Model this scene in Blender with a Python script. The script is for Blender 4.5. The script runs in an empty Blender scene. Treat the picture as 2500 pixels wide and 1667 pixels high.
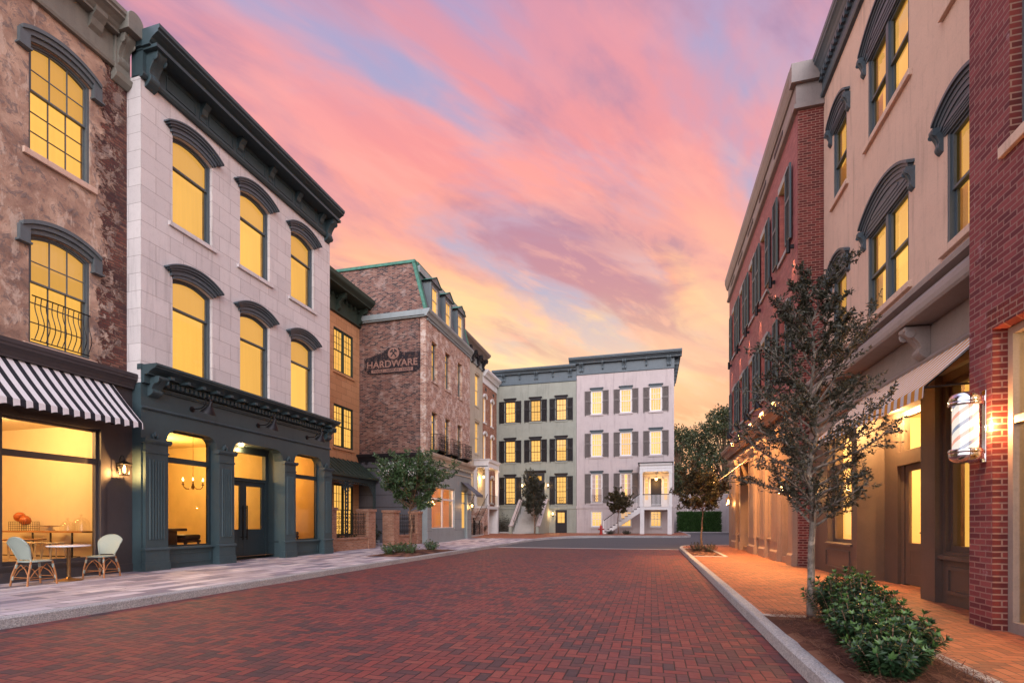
import bpy, bmesh, math, random
from mathutils import Vector, Matrix
R = math.radians
S = bpy.context.scene
COL = S.collection
random.seed(7)

# ------------------------------------------------------------------ camera
cd = bpy.data.cameras.new('camera'); cam = bpy.data.objects.new('camera', cd); COL.objects.link(cam)
cam.location = (0, 0, 1.22); cam.rotation_euler = (R(90), 0, R(15.357))
cd.sensor_width = 36; cd.lens = 17.827; cd.shift_y = .1758; cd.clip_start = .1; cd.clip_end = 2000
S.camera = cam
# ------------------------------------------------------------------ exposure
S.view_settings.view_transform = 'Standard'; S.view_settings.look = 'None'
S.view_settings.exposure = 0.22; S.view_settings.gamma = 1
S.cycles.use_denoising = True
S.cycles.max_bounces = 6; S.cycles.diffuse_bounces = 3; S.cycles.glossy_bounces = 3
S.cycles.transparent_max_bounces = 12; S.cycles.transmission_bounces = 4
S.cycles.caustics_reflective = False; S.cycles.caustics_refractive = False
S.cycles.sample_clamp_indirect = 4

# ------------------------------------------------------------------ node helper
class NT:
    def __init__(s, tree): s.t = tree
    def n(s, ty, ins=None, **props):
        nd = s.t.nodes.new(ty)
        for k, v in props.items(): setattr(nd, k, v)
        if ins:
            for k, v in ins.items():
                if v is None: continue
                if isinstance(v, bpy.types.Node): v = v.outputs[0]
                if isinstance(v, bpy.types.NodeSocket): s.t.links.new(v, nd.inputs[k])
                else:
                    if isinstance(v, tuple) and len(v) == 3 and nd.inputs[k].type == 'RGBA': v = (*v, 1)
                    nd.inputs[k].default_value = v
        return nd
    def M(s, op, a, b=0.0, c=None, clamp=False):
        nd = s.n('ShaderNodeMath', {0: a, 1: b}, operation=op, use_clamp=clamp)
        if c is not None:
            if isinstance(c, bpy.types.NodeSocket): s.t.links.new(c, nd.inputs[2])
            else: nd.inputs[2].default_value = c
        return nd.outputs[0]
    def mix(s, f, a, b, mode='MIX'):
        return s.n('ShaderNodeMix', {0: f, 6: a, 7: b}, data_type='RGBA', blend_type=mode).outputs[2]
    def ramp(s, f, stops, interp='LINEAR'):
        nd = s.n('ShaderNodeValToRGB', {0: f}); cr = nd.color_ramp; cr.interpolation = interp
        while len(cr.elements) < len(stops): cr.elements.new(.5)
        for e, (p, c) in zip(cr.elements, stops):
            e.position = p; e.color = (*c, 1) if len(c) == 3 else c
        return nd.outputs[0]
    def sm(s, x, a, b):
        return s.n('ShaderNodeMapRange', {'Value': x, 'From Min': a, 'From Max': b, 'To Min': 0., 'To Max': 1.}, interpolation_type='SMOOTHSTEP').outputs[0]
    def noise(s, v, sc, det=4, rough=.55, dist=0.):
        return s.n('ShaderNodeTexNoise', {'Vector': v, 'Scale': float(sc), 'Detail': float(det), 'Roughness': rough, 'Distortion': dist}).outputs[0]
    def sep(s, v): return s.n('ShaderNodeSeparateXYZ', {0: v}).outputs
    def comb(s, x=0., y=0., z=0.): return s.n('ShaderNodeCombineXYZ', {0: x, 1: y, 2: z}).outputs[0]
    def obj(s): return s.n('ShaderNodeTexCoord').outputs['Object']
    def scale(s, v, sx, sy, sz): return s.n('ShaderNodeMapping', {'Vector': v, 'Scale': (sx, sy, sz)}).outputs[0]

def sr(r, g, b):                                   # sRGB 0-255 to linear
    f = lambda c: (c/255/12.92) if c/255 <= .04045 else ((c/255+.055)/1.055)**2.4
    return (f(r), f(g), f(b))

# ------------------------------------------------------------------ world: dusk sky, streaked clouds lit from below
W = bpy.data.worlds.new('World'); S.world = W; W.use_nodes = True
wt = NT(W.node_tree); W.node_tree.nodes.clear()
SUN_EL, SUN_AZ = R(1.5), R(-10)
d = wt.n('ShaderNodeTexCoord').outputs['Generated']
dx, dy, dz = wt.sep(d)
h = wt.M('MAXIMUM', dz, 0.0)
inv = wt.M('DIVIDE', 1.0, wt.M('ADD', h, .16))
px, py = wt.M('MULTIPLY', dx, inv), wt.M('MULTIPLY', dy, inv)
ca, sa = math.cos(R(38)), math.sin(R(38))
al = wt.M('ADD', wt.M('MULTIPLY', px, sa), wt.M('MULTIPLY', py, ca))       # along the streaks
ac = wt.M('SUBTRACT', wt.M('MULTIPLY', px, ca), wt.M('MULTIPLY', py, sa))  # across them
vA = wt.comb(wt.M('MULTIPLY', ac, 2.0), wt.M('MULTIPLY', al, .75), 1.7)
vB = wt.comb(wt.M('MULTIPLY', ac, 4.4), wt.M('MULTIPLY', al, 1.3), 4.0)
vC = wt.comb(wt.M('MULTIPLY', ac, 10.), wt.M('MULTIPLY', al, 3.4), 9.0)
vD = wt.comb(wt.M('MULTIPLY', ac, 3.2), wt.M('MULTIPLY', al, 1.3), 12.0)
nA = wt.noise(vA, 1.0, 6, .55, .35); nB = wt.noise(vB, 1.0, 8, .58, .4); nC = wt.noise(vC, 1.0, 7, .6, .4); nD = wt.noise(vD, 1.0, 7, .55, .45)
e = wt.M('ADD', h, wt.M('ADD', wt.M('MULTIPLY', wt.M('SUBTRACT', nA, .5), .30), wt.M('MULTIPLY', wt.M('SUBTRACT', nB, .5), .22)))
front = wt.sm(dy, -.55, .12)
side = wt.sm(wt.M('ABSOLUTE', wt.M('ADD', dx, .20)), .10, .55)              # the glow sits low in the street's end
warm = wt.ramp(e, [(0, sr(244, 166, 122)), (.17, sr(250, 182, 130)), (.30, sr(255, 222, 164)), (.38, sr(255, 206, 150)), (.45, sr(248, 170, 140)), (.56, sr(236, 148, 146)), (.76, sr(200, 144, 168))])
pinkh = wt.ramp(e, [(0, sr(242, 158, 128)), (.2, sr(246, 170, 140)), (.36, sr(238, 156, 146)), (.55, sr(226, 148, 154)), (.76, sr(196, 148, 174))])
skyc = wt.mix(wt.M('MULTIPLY', side, .9), warm, pinkh)
mauve = wt.ramp(h, [(.1, sr(226, 154, 142)), (.35, sr(190, 138, 146)), (.55, sr(162, 128, 156)), (.75, sr(140, 128, 168))])
cl = wt.M('MULTIPLY', wt.sm(nD, .455, .62), wt.sm(h, .16, .40))
skyc = wt.mix(wt.M('MULTIPLY', cl, .80), skyc, mauve)
lit = wt.M('MULTIPLY', wt.sm(nB, .52, .40), wt.sm(h, .80, .55))             # underlit streaks
skyc = wt.mix(wt.M('MULTIPLY', lit, .55), skyc, wt.ramp(h, [(.2, sr(255, 216, 164)), (.4, sr(255, 178, 150)), (.55, sr(246, 160, 154)), (.75, sr(234, 162, 170))]))
gap = wt.M('MULTIPLY', wt.sm(nA, .45, .58), wt.sm(nD, .64, .46))            # breaks where blue shows
blue = wt.ramp(h, [(.2, sr(214, 184, 184)), (.42, sr(168, 172, 196)), (.75, sr(152, 154, 198))])
skyc = wt.mix(wt.M('MULTIPLY', wt.M('MULTIPLY', gap, wt.sm(h, .18, .42)), .9), skyc, blue)
hot = wt.M('MULTIPLY', wt.sm(nC, .50, .64), wt.sm(h, .80, .25))
skyc = wt.mix(wt.M('MULTIPLY', hot, .50), skyc, wt.ramp(h, [(.15, sr(255, 206, 164)), (.4, sr(255, 188, 156)), (.7, sr(242, 170, 172))]))
back = wt.mix(wt.sm(h, .1, .75), (2.9, 2.62, 2.68), (1.22, 1.30, 1.70))          # unseen eastern half behind the camera, brightened to light the street fronts
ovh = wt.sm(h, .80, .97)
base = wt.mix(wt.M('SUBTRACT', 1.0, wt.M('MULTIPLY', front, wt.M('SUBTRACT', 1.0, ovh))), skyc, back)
base = wt.mix(wt.sm(dz, .0, -.08), base, (.14, .09, .08))
nish = wt.n('ShaderNodeTexSky', sky_type='NISHITA', sun_disc=False, sun_elevation=SUN_EL, sun_rotation=SUN_AZ)
b1 = wt.n('ShaderNodeBackground', {'Color': nish.outputs[0], 'Strength': .012})
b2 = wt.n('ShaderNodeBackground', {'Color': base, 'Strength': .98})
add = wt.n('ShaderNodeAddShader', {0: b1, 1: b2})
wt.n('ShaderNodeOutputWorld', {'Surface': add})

sl = bpy.data.lights.new('sky_fill', 'SUN'); so = bpy.data.objects.new('sky_fill', sl); COL.objects.link(so)
sl.energy = 1.5; sl.angle = R(30); sl.color = (1.0, .93, .94)
so.rotation_euler = (R(66), 0, R(14))                      # soft fill added for the eastern sky behind the camera, no hard shadows

# ------------------------------------------------------------------ mesh helper
class MB:
    def __init__(s): s.v = []; s.f = []; s.m = []
    def add(s, vs, fs, m=0):
        b = len(s.v); s.v += [tuple(p) for p in vs]; s.f += [tuple(i+b for i in f) for f in fs]; s.m += [m]*len(fs); return s
    def face(s, pts, m=0): return s.add(pts, [tuple(range(len(pts)))], m)
    def box(s, x0, x1, y0, y1, z0, z1, m=0):
        if x0 > x1: x0, x1 = x1, x0
        if y0 > y1: y0, y1 = y1, y0
        if z0 > z1: z0, z1 = z1, z0
        return s.add([(x0,y0,z0),(x1,y0,z0),(x1,y1,z0),(x0,y1,z0),(x0,y0,z1),(x1,y0,z1),(x1,y1,z1),(x0,y1,z1)],
              [(0,3,2,1),(4,5,6,7),(0,1,5,4),(1,2,6,5),(2,3,7,6),(3,0,4,7)], m)
    def prism(s, pts, ax, a, b, m=0):
        n = len(pts)
        mk = {'x': lambda p, t: (t, p[0], p[1]), 'y': lambda p, t: (p[0], t, p[1]), 'z': lambda p, t: (p[0], p[1], t)}[ax]
        vs = [mk(p, a) for p in pts]+[mk(p, b) for p in pts]
        fs = [tuple(range(n))[::-1], tuple(range(n, 2*n))]+[(i, (i+1) % n, n+(i+1) % n, n+i) for i in range(n)]
        return s.add(vs, fs, m)
    def strip(s, outer, inner, y0, y1, m=0, closed=False):     # band between two polylines in xz, y0..y1 thick
        n = len(outer); vs = []
        for o, i in zip(outer, inner): vs += [(o[0],y0,o[1]),(i[0],y0,i[1]),(o[0],y1,o[1]),(i[0],y1,i[1])]
        fs = []
        for k in range(n if closed else n-1):
            a, b = 4*k, 4*((k+1) % n)
            fs += [(a,a+1,b+1,b),(a+2,b+2,b+3,a+3),(a,b,b+2,a+2),(a+1,a+3,b+3,b+1)]
        if not closed: fs += [(0,2,3,1),(4*n-4,4*n-3,4*n-1,4*n-2)]
        return s.add(vs, fs, m)
    def tube(s, path, r, n=6, m=0, cap=True):
        path = [Vector(p) for p in path]; N = len(path)
        rs = r if isinstance(r, (list, tuple)) else [r]*N
        vs = []; up = None
        for i, p in enumerate(path):
            t = (path[min(i+1, N-1)]-path[max(i-1, 0)])
            t = t.normalized() if t.length > 1e-9 else Vector((0,0,1))
            if up is None: up = t.orthogonal().normalized()
            a = (up-t*up.dot(t)); a = a.normalized() if a.length > 1e-6 else t.orthogonal().normalized()
            up = a; b = t.cross(a)
            for k in range(n):
                w = 2*math.pi*k/n; vs.append(p+(a*math.cos(w)+b*math.sin(w))*rs[i])
        fs = [(i*n+k, i*n+(k+1) % n, (i+1)*n+(k+1) % n, (i+1)*n+k) for i in range(N-1) for k in range(n)]
        if cap: fs += [tuple(range(n))[::-1], tuple(range((N-1)*n, N*n))]
        return s.add(vs, fs, m)
    def lathe(s, prof, c=(0,0,0), n=16, m=0):
        vs = []; P = len(prof)
        for r, z in prof:
            for k in range(n):
                w = 2*math.pi*k/n; vs.append((c[0]+max(r,1e-4)*math.cos(w), c[1]+max(r,1e-4)*math.sin(w), c[2]+z))
        fs = [(i*n+k, i*n+(k+1) % n, (i+1)*n+(k+1) % n, (i+1)*n+k) for i in range(P-1) for k in range(n)]
        fs += [tuple(range(n))[::-1], tuple(range((P-1)*n, P*n))]
        return s.add(vs, fs, m)
    def xform(s, M, start=0):
        for i in range(start, len(s.v)): s.v[i] = tuple(M @ Vector(s.v[i]))
        return s
    def wall(s, x0, x1, z0, z1, y0, y1, holes=(), m=0):        # a wall in xz with openings (x0,x1,z0,z1[,topfunc])
        xs = sorted({x0, x1, *[v for q in holes for v in q[:2]]}); zs = sorted({z0, z1, *[v for q in holes for v in q[2:4]]})
        xs = [x for x in xs if x0 <= x <= x1]; zs = [z for z in zs if z0 <= z <= z1]
        for i in range(len(xs)-1):
            for j in range(len(zs)-1):
                a, b, c, e_ = xs[i], xs[i+1], zs[j], zs[j+1]; cx, cz = (a+b)/2, (c+e_)/2
                if any(q[0] < cx < q[1] and q[2] < cz < q[3] for q in holes): continue
                s.face([(a,y0,c),(b,y0,c),(b,y0,e_),(a,y0,e_)], m); s.face([(a,y1,c),(a,y1,e_),(b,y1,e_),(b,y1,c)], m)
        for q in holes:
            a, b, c, e_ = q[:4]; fn = q[4] if len(q) > 4 else None
            zt = e_ if fn is None else fn(a)
            s.face([(a,y0,c),(a,y0,zt),(a,y1,zt),(a,y1,c)], m); s.face([(b,y0,c),(b,y1,c),(b,y1,zt),(b,y0,zt)], m)
            if c > z0: s.face([(a,y0,c),(a,y1,c),(b,y1,c),(b,y0,c)], m)
            if fn is None: s.face([(a,y0,e_),(b,y0,e_),(b,y1,e_),(a,y1,e_)], m)
            else:
                N = 20
                for k in range(N):
                    u, w = a+(b-a)*k/N, a+(b-a)*(k+1)/N
                    s.face([(u,y0,fn(u)),(w,y0,fn(w)),(w,y0,e_),(u,y0,e_)], m); s.face([(u,y1,fn(u)),(u,y1,e_),(w,y1,e_),(w,y1,fn(w))], m)
                    s.face([(u,y0,fn(u)),(u,y1,fn(u)),(w,y1,fn(w)),(w,y0,fn(w))], m)
        s.face([(x0,y0,z1),(x1,y0,z1),(x1,y1,z1),(x0,y1,z1)], m)
        if z0 > .1: s.face([(x0,y0,z0),(x0,y1,z0),(x1,y1,z0),(x1,y0,z0)], m)
        s.face([(x0,y0,z0),(x0,y0,z1),(x0,y1,z1),(x0,y1,z0)], m); s.face([(x1,y0,z0),(x1,y1,z0),(x1,y1,z1),(x1,y0,z1)], m)
        return s
    def build(s, name, mats, parent=None, loc=(0,0,0), smooth=False, bevel=0, recalc=False):
        me = bpy.data.meshes.new(name); me.from_pydata(s.v, [], s.f)
        if not isinstance(mats, (list, tuple)): mats = [mats]
        for m_ in mats: me.materials.append(m_)
        if len(mats) > 1: me.polygons.foreach_set('material_index', s.m)
        if recalc or smooth or bevel:
            bm = bmesh.new(); bm.from_mesh(me); bmesh.ops.recalc_face_normals(bm, faces=bm.faces); bm.to_mesh(me); bm.free()
        if smooth: me.polygons.foreach_set('use_smooth', [True]*len(me.polygons))
        me.update()
        o = bpy.data.objects.new(name, me); COL.objects.link(o); o.location = loc
        if parent: o.parent = parent
        if bevel:
            md = o.modifiers.new('bevel', 'BEVEL'); md.width = bevel; md.segments = 2; md.limit_method = 'ANGLE'; md.angle_limit = R(50)
        if smooth:
            try: me.set_sharp_from_angle(angle=R(42))
            except Exception: pass
        return o

def tag(o, label=None, cat=None, group=None, kind=None):
    if label: o['label'] = label
    if cat: o['category'] = cat
    if group: o['group'] = group
    if kind: o['kind'] = kind
    return o
def thing(name, label, cat, loc=(0,0,0), rz=0, group=None):
    o = bpy.data.objects.new(name, None); COL.objects.link(o); o.empty_display_size = .2
    o.location = loc; o.rotation_euler = (0, 0, rz); return tag(o, label, cat, group)
def dup(o, parent=None, loc=None, rz=None, label=None):
    kids = [k for k in bpy.data.objects if k.parent == o]
    c = o.copy(); COL.objects.link(c); c.parent = parent
    if loc is not None: c.location = loc
    if rz is not None: c.rotation_euler = (0, 0, rz)
    if label: c['label'] = label
    for k in kids: dup(k, c)
    return c
class Bd:                                                       # a building: an Empty whose local x runs along its front, y goes into it
    def __init__(s, name, label, cat, side, plane, start, z=0, group=None):
        s.side, s.start = side, start
        loc, rz = {'L': ((plane, start, z), R(90)), 'R': ((plane, start, z), R(-90)), 'B': ((start, plane, z), 0)}[side]
        s.root = thing(name, label, cat, loc, rz, group); s.rz = rz; s.M = Matrix.Translation(loc) @ Matrix.Rotation(rz, 4, 'Z')
    def x(s, v): return s.start-v if s.side == 'R' else v-s.start
    def w(s, x, y, z): return s.M @ Vector((x, y, z))
def lamp(name, loc, power, col=(1,.58,.22), r=.05, spot=None, rot=None, parent=None, blend=.5):
    l = bpy.data.lights.new(name, 'SPOT' if spot else 'POINT'); l.energy = power; l.color = col; l.shadow_soft_size = r
    if spot: l.spot_size = R(spot); l.spot_blend = blend
    o = bpy.data.objects.new(name, l); COL.objects.link(o); o.location = loc
    if rot: o.rotation_euler = rot
    if parent: o.parent = parent
    return o
# ------------------------------------------------------------------ materials
def newmat(name):
    m = bpy.data.materials.new(name); m.use_nodes = True; m.node_tree.nodes.clear(); return m, NT(m.node_tree)
def finish(g, col, rough=.6, bump=None, bs=.3, bd=.01, metal=0., spec=.5, emit=None, es=0., coat=0.):
    nb = None
    if bump is not None: nb = g.n('ShaderNodeBump', {'Height': bump, 'Strength': bs, 'Distance': bd}).outputs[0]
    p = g.n('ShaderNodeBsdfPrincipled', {'Base Color': col, 'Roughness': rough, 'Metallic': metal, 'Specular IOR Level': spec, 'Normal': nb, 'Coat Weight': coat})
    if emit is not None:
        for k, v in (('Emission Color', emit), ('Emission Strength', es)):
            if isinstance(v, bpy.types.NodeSocket): g.t.links.new(v, p.inputs[k])
            else: p.inputs[k].default_value = (*v, 1) if isinstance(v, tuple) and len(v) == 3 else v
    g.n('ShaderNodeOutputMaterial', {'Surface': p.outputs[0]})
def grime(g, v, col, amt=.25, streak=.2):                       # uneven tone and rain streaks
    x, y, z = g.sep(v)
    n1 = g.noise(v, 1.1, 6, .65); n2 = g.noise(g.comb(g.M('MULTIPLY', g.M('ADD', x, y), 5.), g.M('MULTIPLY', z, .35), 3.), 1.0, 4, .6)
    n3 = g.noise(v, 38, 4, .75); n4 = g.noise(v, 7, 5, .7)
    k = g.M('ADD', g.M('ADD', g.M('MULTIPLY', g.sm(n1, .3, .72), amt), g.M('MULTIPLY', g.sm(n2, .5, .75), streak)), g.M('ADD', g.M('MULTIPLY', g.sm(n3, .42, .68), .16), g.M('MULTIPLY', g.sm(n4, .5, .72), .16)))
    return g.mix(k, col, tuple(c*.45 for c in col) if isinstance(col, tuple) else g.mix(.55, col, (.05,.045,.04)))
def paint(name, col, rough=.5, amt=.22, streak=.15, bump=.15):
    m, g = newmat(name); v = g.obj(); c = grime(g, v, col, amt, streak)
    finish(g, c, rough, g.noise(v, 55, 3), bump, .004, spec=.32); return m
def plain(name, col, rough=.5, metal=0., amt=.15, sc=18):
    m, g = newmat(name); v = g.obj(); n = g.noise(v, sc, 4)
    finish(g, g.mix(g.M('MULTIPLY', g.sm(n, .35, .75), amt*2), col, tuple(c*.5 for c in col)), g.M('ADD', rough-.08, g.M('MULTIPLY', n, .16)), n, .08, .003, metal); return m
def stucco(name, col, amt=.3, streak=.35):
    m, g = newmat(name); v = g.obj(); c = grime(g, v, col, amt, streak)
    nn = g.M('ADD', g.noise(v, 40, 5, .7), g.M('MULTIPLY', g.noise(v, 6, 4), .6))
    finish(g, c, .88, nn, .45, .012, spec=.25); return m
def brickmat(name, ramp, mortar, bw=.205, bh=.068, ms=.009, wear=0., wearcol=(.55,.5,.46), big=.3, rough=.85, bias=0., wscale=1.3, wlo=.52, whi=.68):
    m, g = newmat(name); v = g.obj(); x, y, z = g.sep(v)
    uv = g.comb(g.M('ADD', x, y), z, 0.)
    wob = g.n('ShaderNodeTexNoise', {'Vector': uv, 'Scale': 9., 'Detail': 2.}).outputs[1]
    uvw = g.n('ShaderNodeVectorMath', {0: uv, 1: g.n('ShaderNodeVectorMath', {0: g.n('ShaderNodeVectorMath', {0: wob, 1: (.5,.5,.5)}, operation='SUBTRACT').outputs[0], 'Scale': .008}, operation='SCALE').outputs[0]}).outputs[0]
    b = g.n('ShaderNodeTexBrick', {'Vector': uvw, 'Color1': (0,0,0,1), 'Color2': (1,1,1,1), 'Mortar': (.5,.5,.5,1), 'Scale': 1., 'Mortar Size': ms, 'Mortar Smooth': .15, 'Bias': bias, 'Brick Width': bw, 'Row Height': bh})
    c = g.ramp(b.outputs[0], ramp)
    c = g.mix(g.M('MULTIPLY', g.sm(g.noise(v, 30, 4, .7), .45, .75), .35), c, g.mix(.6, c, (.04,.02,.02)))
    c = g.mix(b.outputs[1], c, mortar)
    if big: c = g.mix(g.M('MULTIPLY', g.sm(g.noise(v, .55, 5, .6), .42, .7), big), c, g.mix(.65, c, (.06,.03,.03)))
    if wear:
        w = g.M('MULTIPLY', g.sm(g.M('ADD', g.noise(v, wscale, 6, .7), g.M('MULTIPLY', g.noise(g.scale(uv, 4.9, 14.7, 1.), 1.0, 2), .16)), wlo+.08, whi+.08), wear)
        c = g.mix(w, c, wearcol)
    hgt = g.M('ADD', g.M('SUBTRACT', 1., b.outputs[1]), g.M('MULTIPLY', g.noise(v, 60, 3), .35))
    finish(g, c, rough, hgt, .7, .008, spec=.3); return m
def stonemat(name, c1, c2, joint, bw, bh, ms=.007, amt=.18, streak=.3, rough=.8):
    m, g = newmat(name); v = g.obj(); x, y, z = g.sep(v); uv = g.comb(g.M('ADD', x, y), z, 0.)
    b = g.n('ShaderNodeTexBrick', {'Vector': uv, 'Color1': c1, 'Color2': c2, 'Mortar': joint, 'Scale': 1., 'Mortar Size': ms, 'Mortar Smooth': .2, 'Brick Width': bw, 'Row Height': bh})
    c = grime(g, v, b.outputs[0], amt, streak)
    hgt = g.M('ADD', g.M('SUBTRACT', 1., b.outputs[1]), g.M('MULTIPLY', g.noise(v, 45, 5, .7), .25))
    finish(g, c, rough, hgt, .5, .008, spec=.3); return m
def herring(name, w, ramp, joint, rot=0., big=.5):              # right-angle herringbone of 1:2 pavers
    m, g = newmat(name); v0 = g.obj()
    v = g.n('ShaderNodeMapping', {'Vector': v0, 'Rotation': (0,0,rot), 'Scale': (1/w,1/w,1)}).outputs[0]
    wb = g.n('ShaderNodeTexNoise', {'Vector': v0, 'Scale': 6., 'Detail': 2.}).outputs[1]
    v = g.n('ShaderNodeVectorMath', {0: v, 1: g.n('ShaderNodeVectorMath', {0: g.n('ShaderNodeVectorMath', {0: wb, 1: (.5,.5,.5)}, operation='SUBTRACT').outputs[0], 'Scale': .12}, operation='SCALE').outputs[0]}).outputs[0]
    x, y, z = g.sep(v); i, j = g.M('FLOOR', x), g.M('FLOOR', y); fx, fy = g.M('SUBTRACT', x, i), g.M('SUBTRACT', y, j)
    t = g.M('FLOORED_MODULO', g.M('SUBTRACT', i, j), 4.)
    hz = g.M('LESS_THAN', t, 1.5); vt = g.M('SUBTRACT', 1., hz)
    is2 = g.M('COMPARE', t, 2., .4); is3 = g.M('COMPARE', t, 3., .4); is1 = g.M('COMPARE', t, 1., .4)
    idx = g.M('SUBTRACT', i, is1); idy = g.M('ADD', j, is3)
    lu = g.M('ADD', g.M('MULTIPLY', hz, g.M('ADD', fx, is1)), g.M('MULTIPLY', vt, g.M('ADD', fy, is2)))
    lv = g.M('ADD', g.M('MULTIPLY', hz, fy), g.M('MULTIPLY', vt, fx))
    ed = g.M('MINIMUM', g.M('MINIMUM', lu, g.M('SUBTRACT', 2., lu)), g.M('MINIMUM', lv, g.M('SUBTRACT', 1., lv)))
    jm = g.sm(ed, .075, .02)
    rnd = g.n('ShaderNodeTexWhiteNoise', {'Vector': g.comb(idx, idy, hz)}, noise_dimensions='3D').outputs[0]
    k = g.M('ADD', g.M('MULTIPLY', rnd, .72), g.M('MULTIPLY', g.noise(v0, .5, 3), .28))
    c = g.ramp(k, ramp)
    c = g.mix(g.M('MULTIPLY', g.sm(g.noise(v0, 40, 4, .7), .4, .75), .4), c, g.mix(.5, c, (.03,.02,.025)))
    c = g.mix(g.M('MULTIPLY', g.sm(g.noise(v0, .35, 4, .6), .45, .7), big), c, g.mix(.5, c, (.05,.045,.06)))
    c = g.mix(jm, c, joint)
    hgt = g.M('ADD', g.M('ADD', g.sm(ed, 0., .13), g.M('MULTIPLY', rnd, .25)), g.M('MULTIPLY', g.noise(v0, 70, 3), .25))
    finish(g, c, g.M('ADD', .5, g.M('MULTIPLY', g.noise(v0, 14, 3), .25)), hgt, .6, .006, spec=.28); return m
def emis(name, col, st):
    m, g = newmat(name); e_ = g.n('ShaderNodeEmission', {'Color': col, 'Strength': st}); g.n('ShaderNodeOutputMaterial', {'Surface': e_.outputs[0]}); return m
def litpane(name, col, st, fold=.25, sheer=None):               # glass over a lit curtain
    m, g = newmat(name); v = g.obj(); x, y, z = g.sep(v)
    f = g.M('ADD', g.M('MULTIPLY', g.noise(g.comb(g.M('MULTIPLY', x, 14.), g.M('MULTIPLY', z, .5), 0.), 1.0, 3), .6), g.M('MULTIPLY', g.noise(v, .9, 2), .4))
    r = g.n('ShaderNodeObjectInfo').outputs['Random']
    s_ = g.M('MULTIPLY', g.M('ADD', 1-fold*.5, g.M('MULTIPLY', f, fold)), g.M('ADD', .85*st, g.M('MULTIPLY', r, .3*st)))
    finish(g, (.07,.05,.025), .04, None, emit=col, es=s_, spec=.5); return m
def glassmat(name, tint=(.96,.97,.97), ior=1.5):
    m, g = newmat(name)
    fr = g.n('ShaderNodeFresnel', {'IOR': ior}).outputs[0] if ior else g.n('ShaderNodeValue').outputs[0]
    if not ior: fr.default_value = .08
    a = g.n('ShaderNodeBsdfTransparent', {'Color': tint}); b = g.n('ShaderNodeBsdfGlossy', {'Color': (1,1,1), 'Roughness': .01})
    g.n('ShaderNodeOutputMaterial', {'Surface': g.n('ShaderNodeMixShader', {0: fr, 1: a.outputs[0], 2: b.outputs[0]}).outputs[0]}); return m
def leafmat(name, c1, c2, c3, rough=.42):
    m, g = newmat(name); gi = g.n('ShaderNodeNewGeometry').outputs['Random Per Island']
    c = g.ramp(gi, [(0, c1), (.6, c2), (1, c3)])
    p = g.n('ShaderNodeBsdfPrincipled', {'Base Color': c, 'Roughness': rough, 'Specular IOR Level': .45})
    t = g.n('ShaderNodeBsdfTranslucent', {'Color': c})
    g.n('ShaderNodeOutputMaterial', {'Surface': g.n('ShaderNodeMixShader', {0: .22, 1: p.outputs[0], 2: t.outputs[0]}).outputs[0]}); return m
def barkmat(name, c1, c2):
    m, g = newmat(name); v = g.obj(); n = g.noise(g.scale(v, 22, 22, 6), 1.0, 5, .7); n2 = g.noise(v, 9, 3)
    finish(g, g.mix(g.sm(n2, .5, .7), g.mix(g.sm(n, .3, .7), c1, c2), tuple(min(1, c*1.6) for c in c2)), .9, n, .6, .01); return m

P = {}
P['limestone'] = stonemat('limestone', (.70,.66,.64), (.62,.58,.565), (.40,.355,.345), .78, .43, .007, .12, .42)
P['tan_block'] = stonemat('tan_block', (.60,.31,.15), (.53,.26,.12), (.27,.13,.07), .95, .36, .008, .15, .3)
P['teal'] = paint('teal_paint', (.050,.082,.092), .42, .3, .2)
P['teal_dark'] = paint('dark_teal_paint', (.026,.043,.050), .4, .3, .2)
P['charcoal'] = paint('charcoal_paint', (.062,.055,.058), .5, .3, .25)
P['sage_grey'] = paint('sage_grey_paint', (.225,.22,.185), .55, .3, .25)
P['blue_grey'] = paint('blue_grey_paint', (.125,.15,.16), .5, .25, .25)
P['pale_blue'] = paint('pale_blue_grey_paint', (.27,.31,.31), .5, .2, .25)
P['slate_stucco'] = stucco('slate_stucco', (.115,.115,.13), .2, .25)
P['dark_trim'] = paint('dark_trim_paint', (.026,.024,.028), .5, .3, .2)
P['green_trim'] = paint('green_trim_paint', (.040,.060,.045), .5, .3, .3)
P['iron'] = plain('black_iron', (.014,.013,.014), .45, .6)
P['copper'] = plain('green_copper', (.055,.19,.135), .6, .2, .4, 6)
P['white_paint'] = paint('white_paint', (.72,.70,.68), .5, .12, .18)
P['cream_trim'] = paint('cream_trim', (.50,.44,.34), .6, .2, .25)
P['cream_stucco'] = stucco('cream_stucco', (.47,.42,.33))
P['sage_stucco'] = stucco('sage_stucco', (.295,.305,.258), .22, .35)
P['pink_stucco'] = stucco('pale_pink_stucco', (.465,.40,.39), .16, .38)
P['tan_stucco'] = stucco('tan_stucco', (.70,.50,.385), .16, .45)
P['brown_paint'] = paint('brown_paint', (.098,.066,.054), .5, .3, .2)
P['taupe'] = paint('taupe_paint', (.33,.21,.145), .5, .25, .25)
P['steel_blue'] = paint('steel_blue_paint', (.090,.118,.136), .42, .25, .2)
P['cornice_tan'] = paint('tan_cornice_paint', (.27,.225,.205), .5, .25, .2)
P['black_shutter'] = paint('black_shutter_paint', (.014,.011,.013), .5, .2, .1)
P['grey_shutter'] = paint('grey_shutter_paint', (.13,.108,.10), .5, .2, .1)
P['green_shutter'] = paint('dark_green_shutter_paint', (.070,.105,.115), .45, .2, .1)
P['old_brick'] = brickmat('old_brick', [(0,(.022,.014,.018)),(.22,(.05,.026,.026)),(.36,(.15,.062,.046)),(.75,(.20,.088,.062)),(1,(.30,.17,.13))], (.22,.165,.14), .215, .075, .010, .55, (.36,.27,.235), .45)
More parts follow.
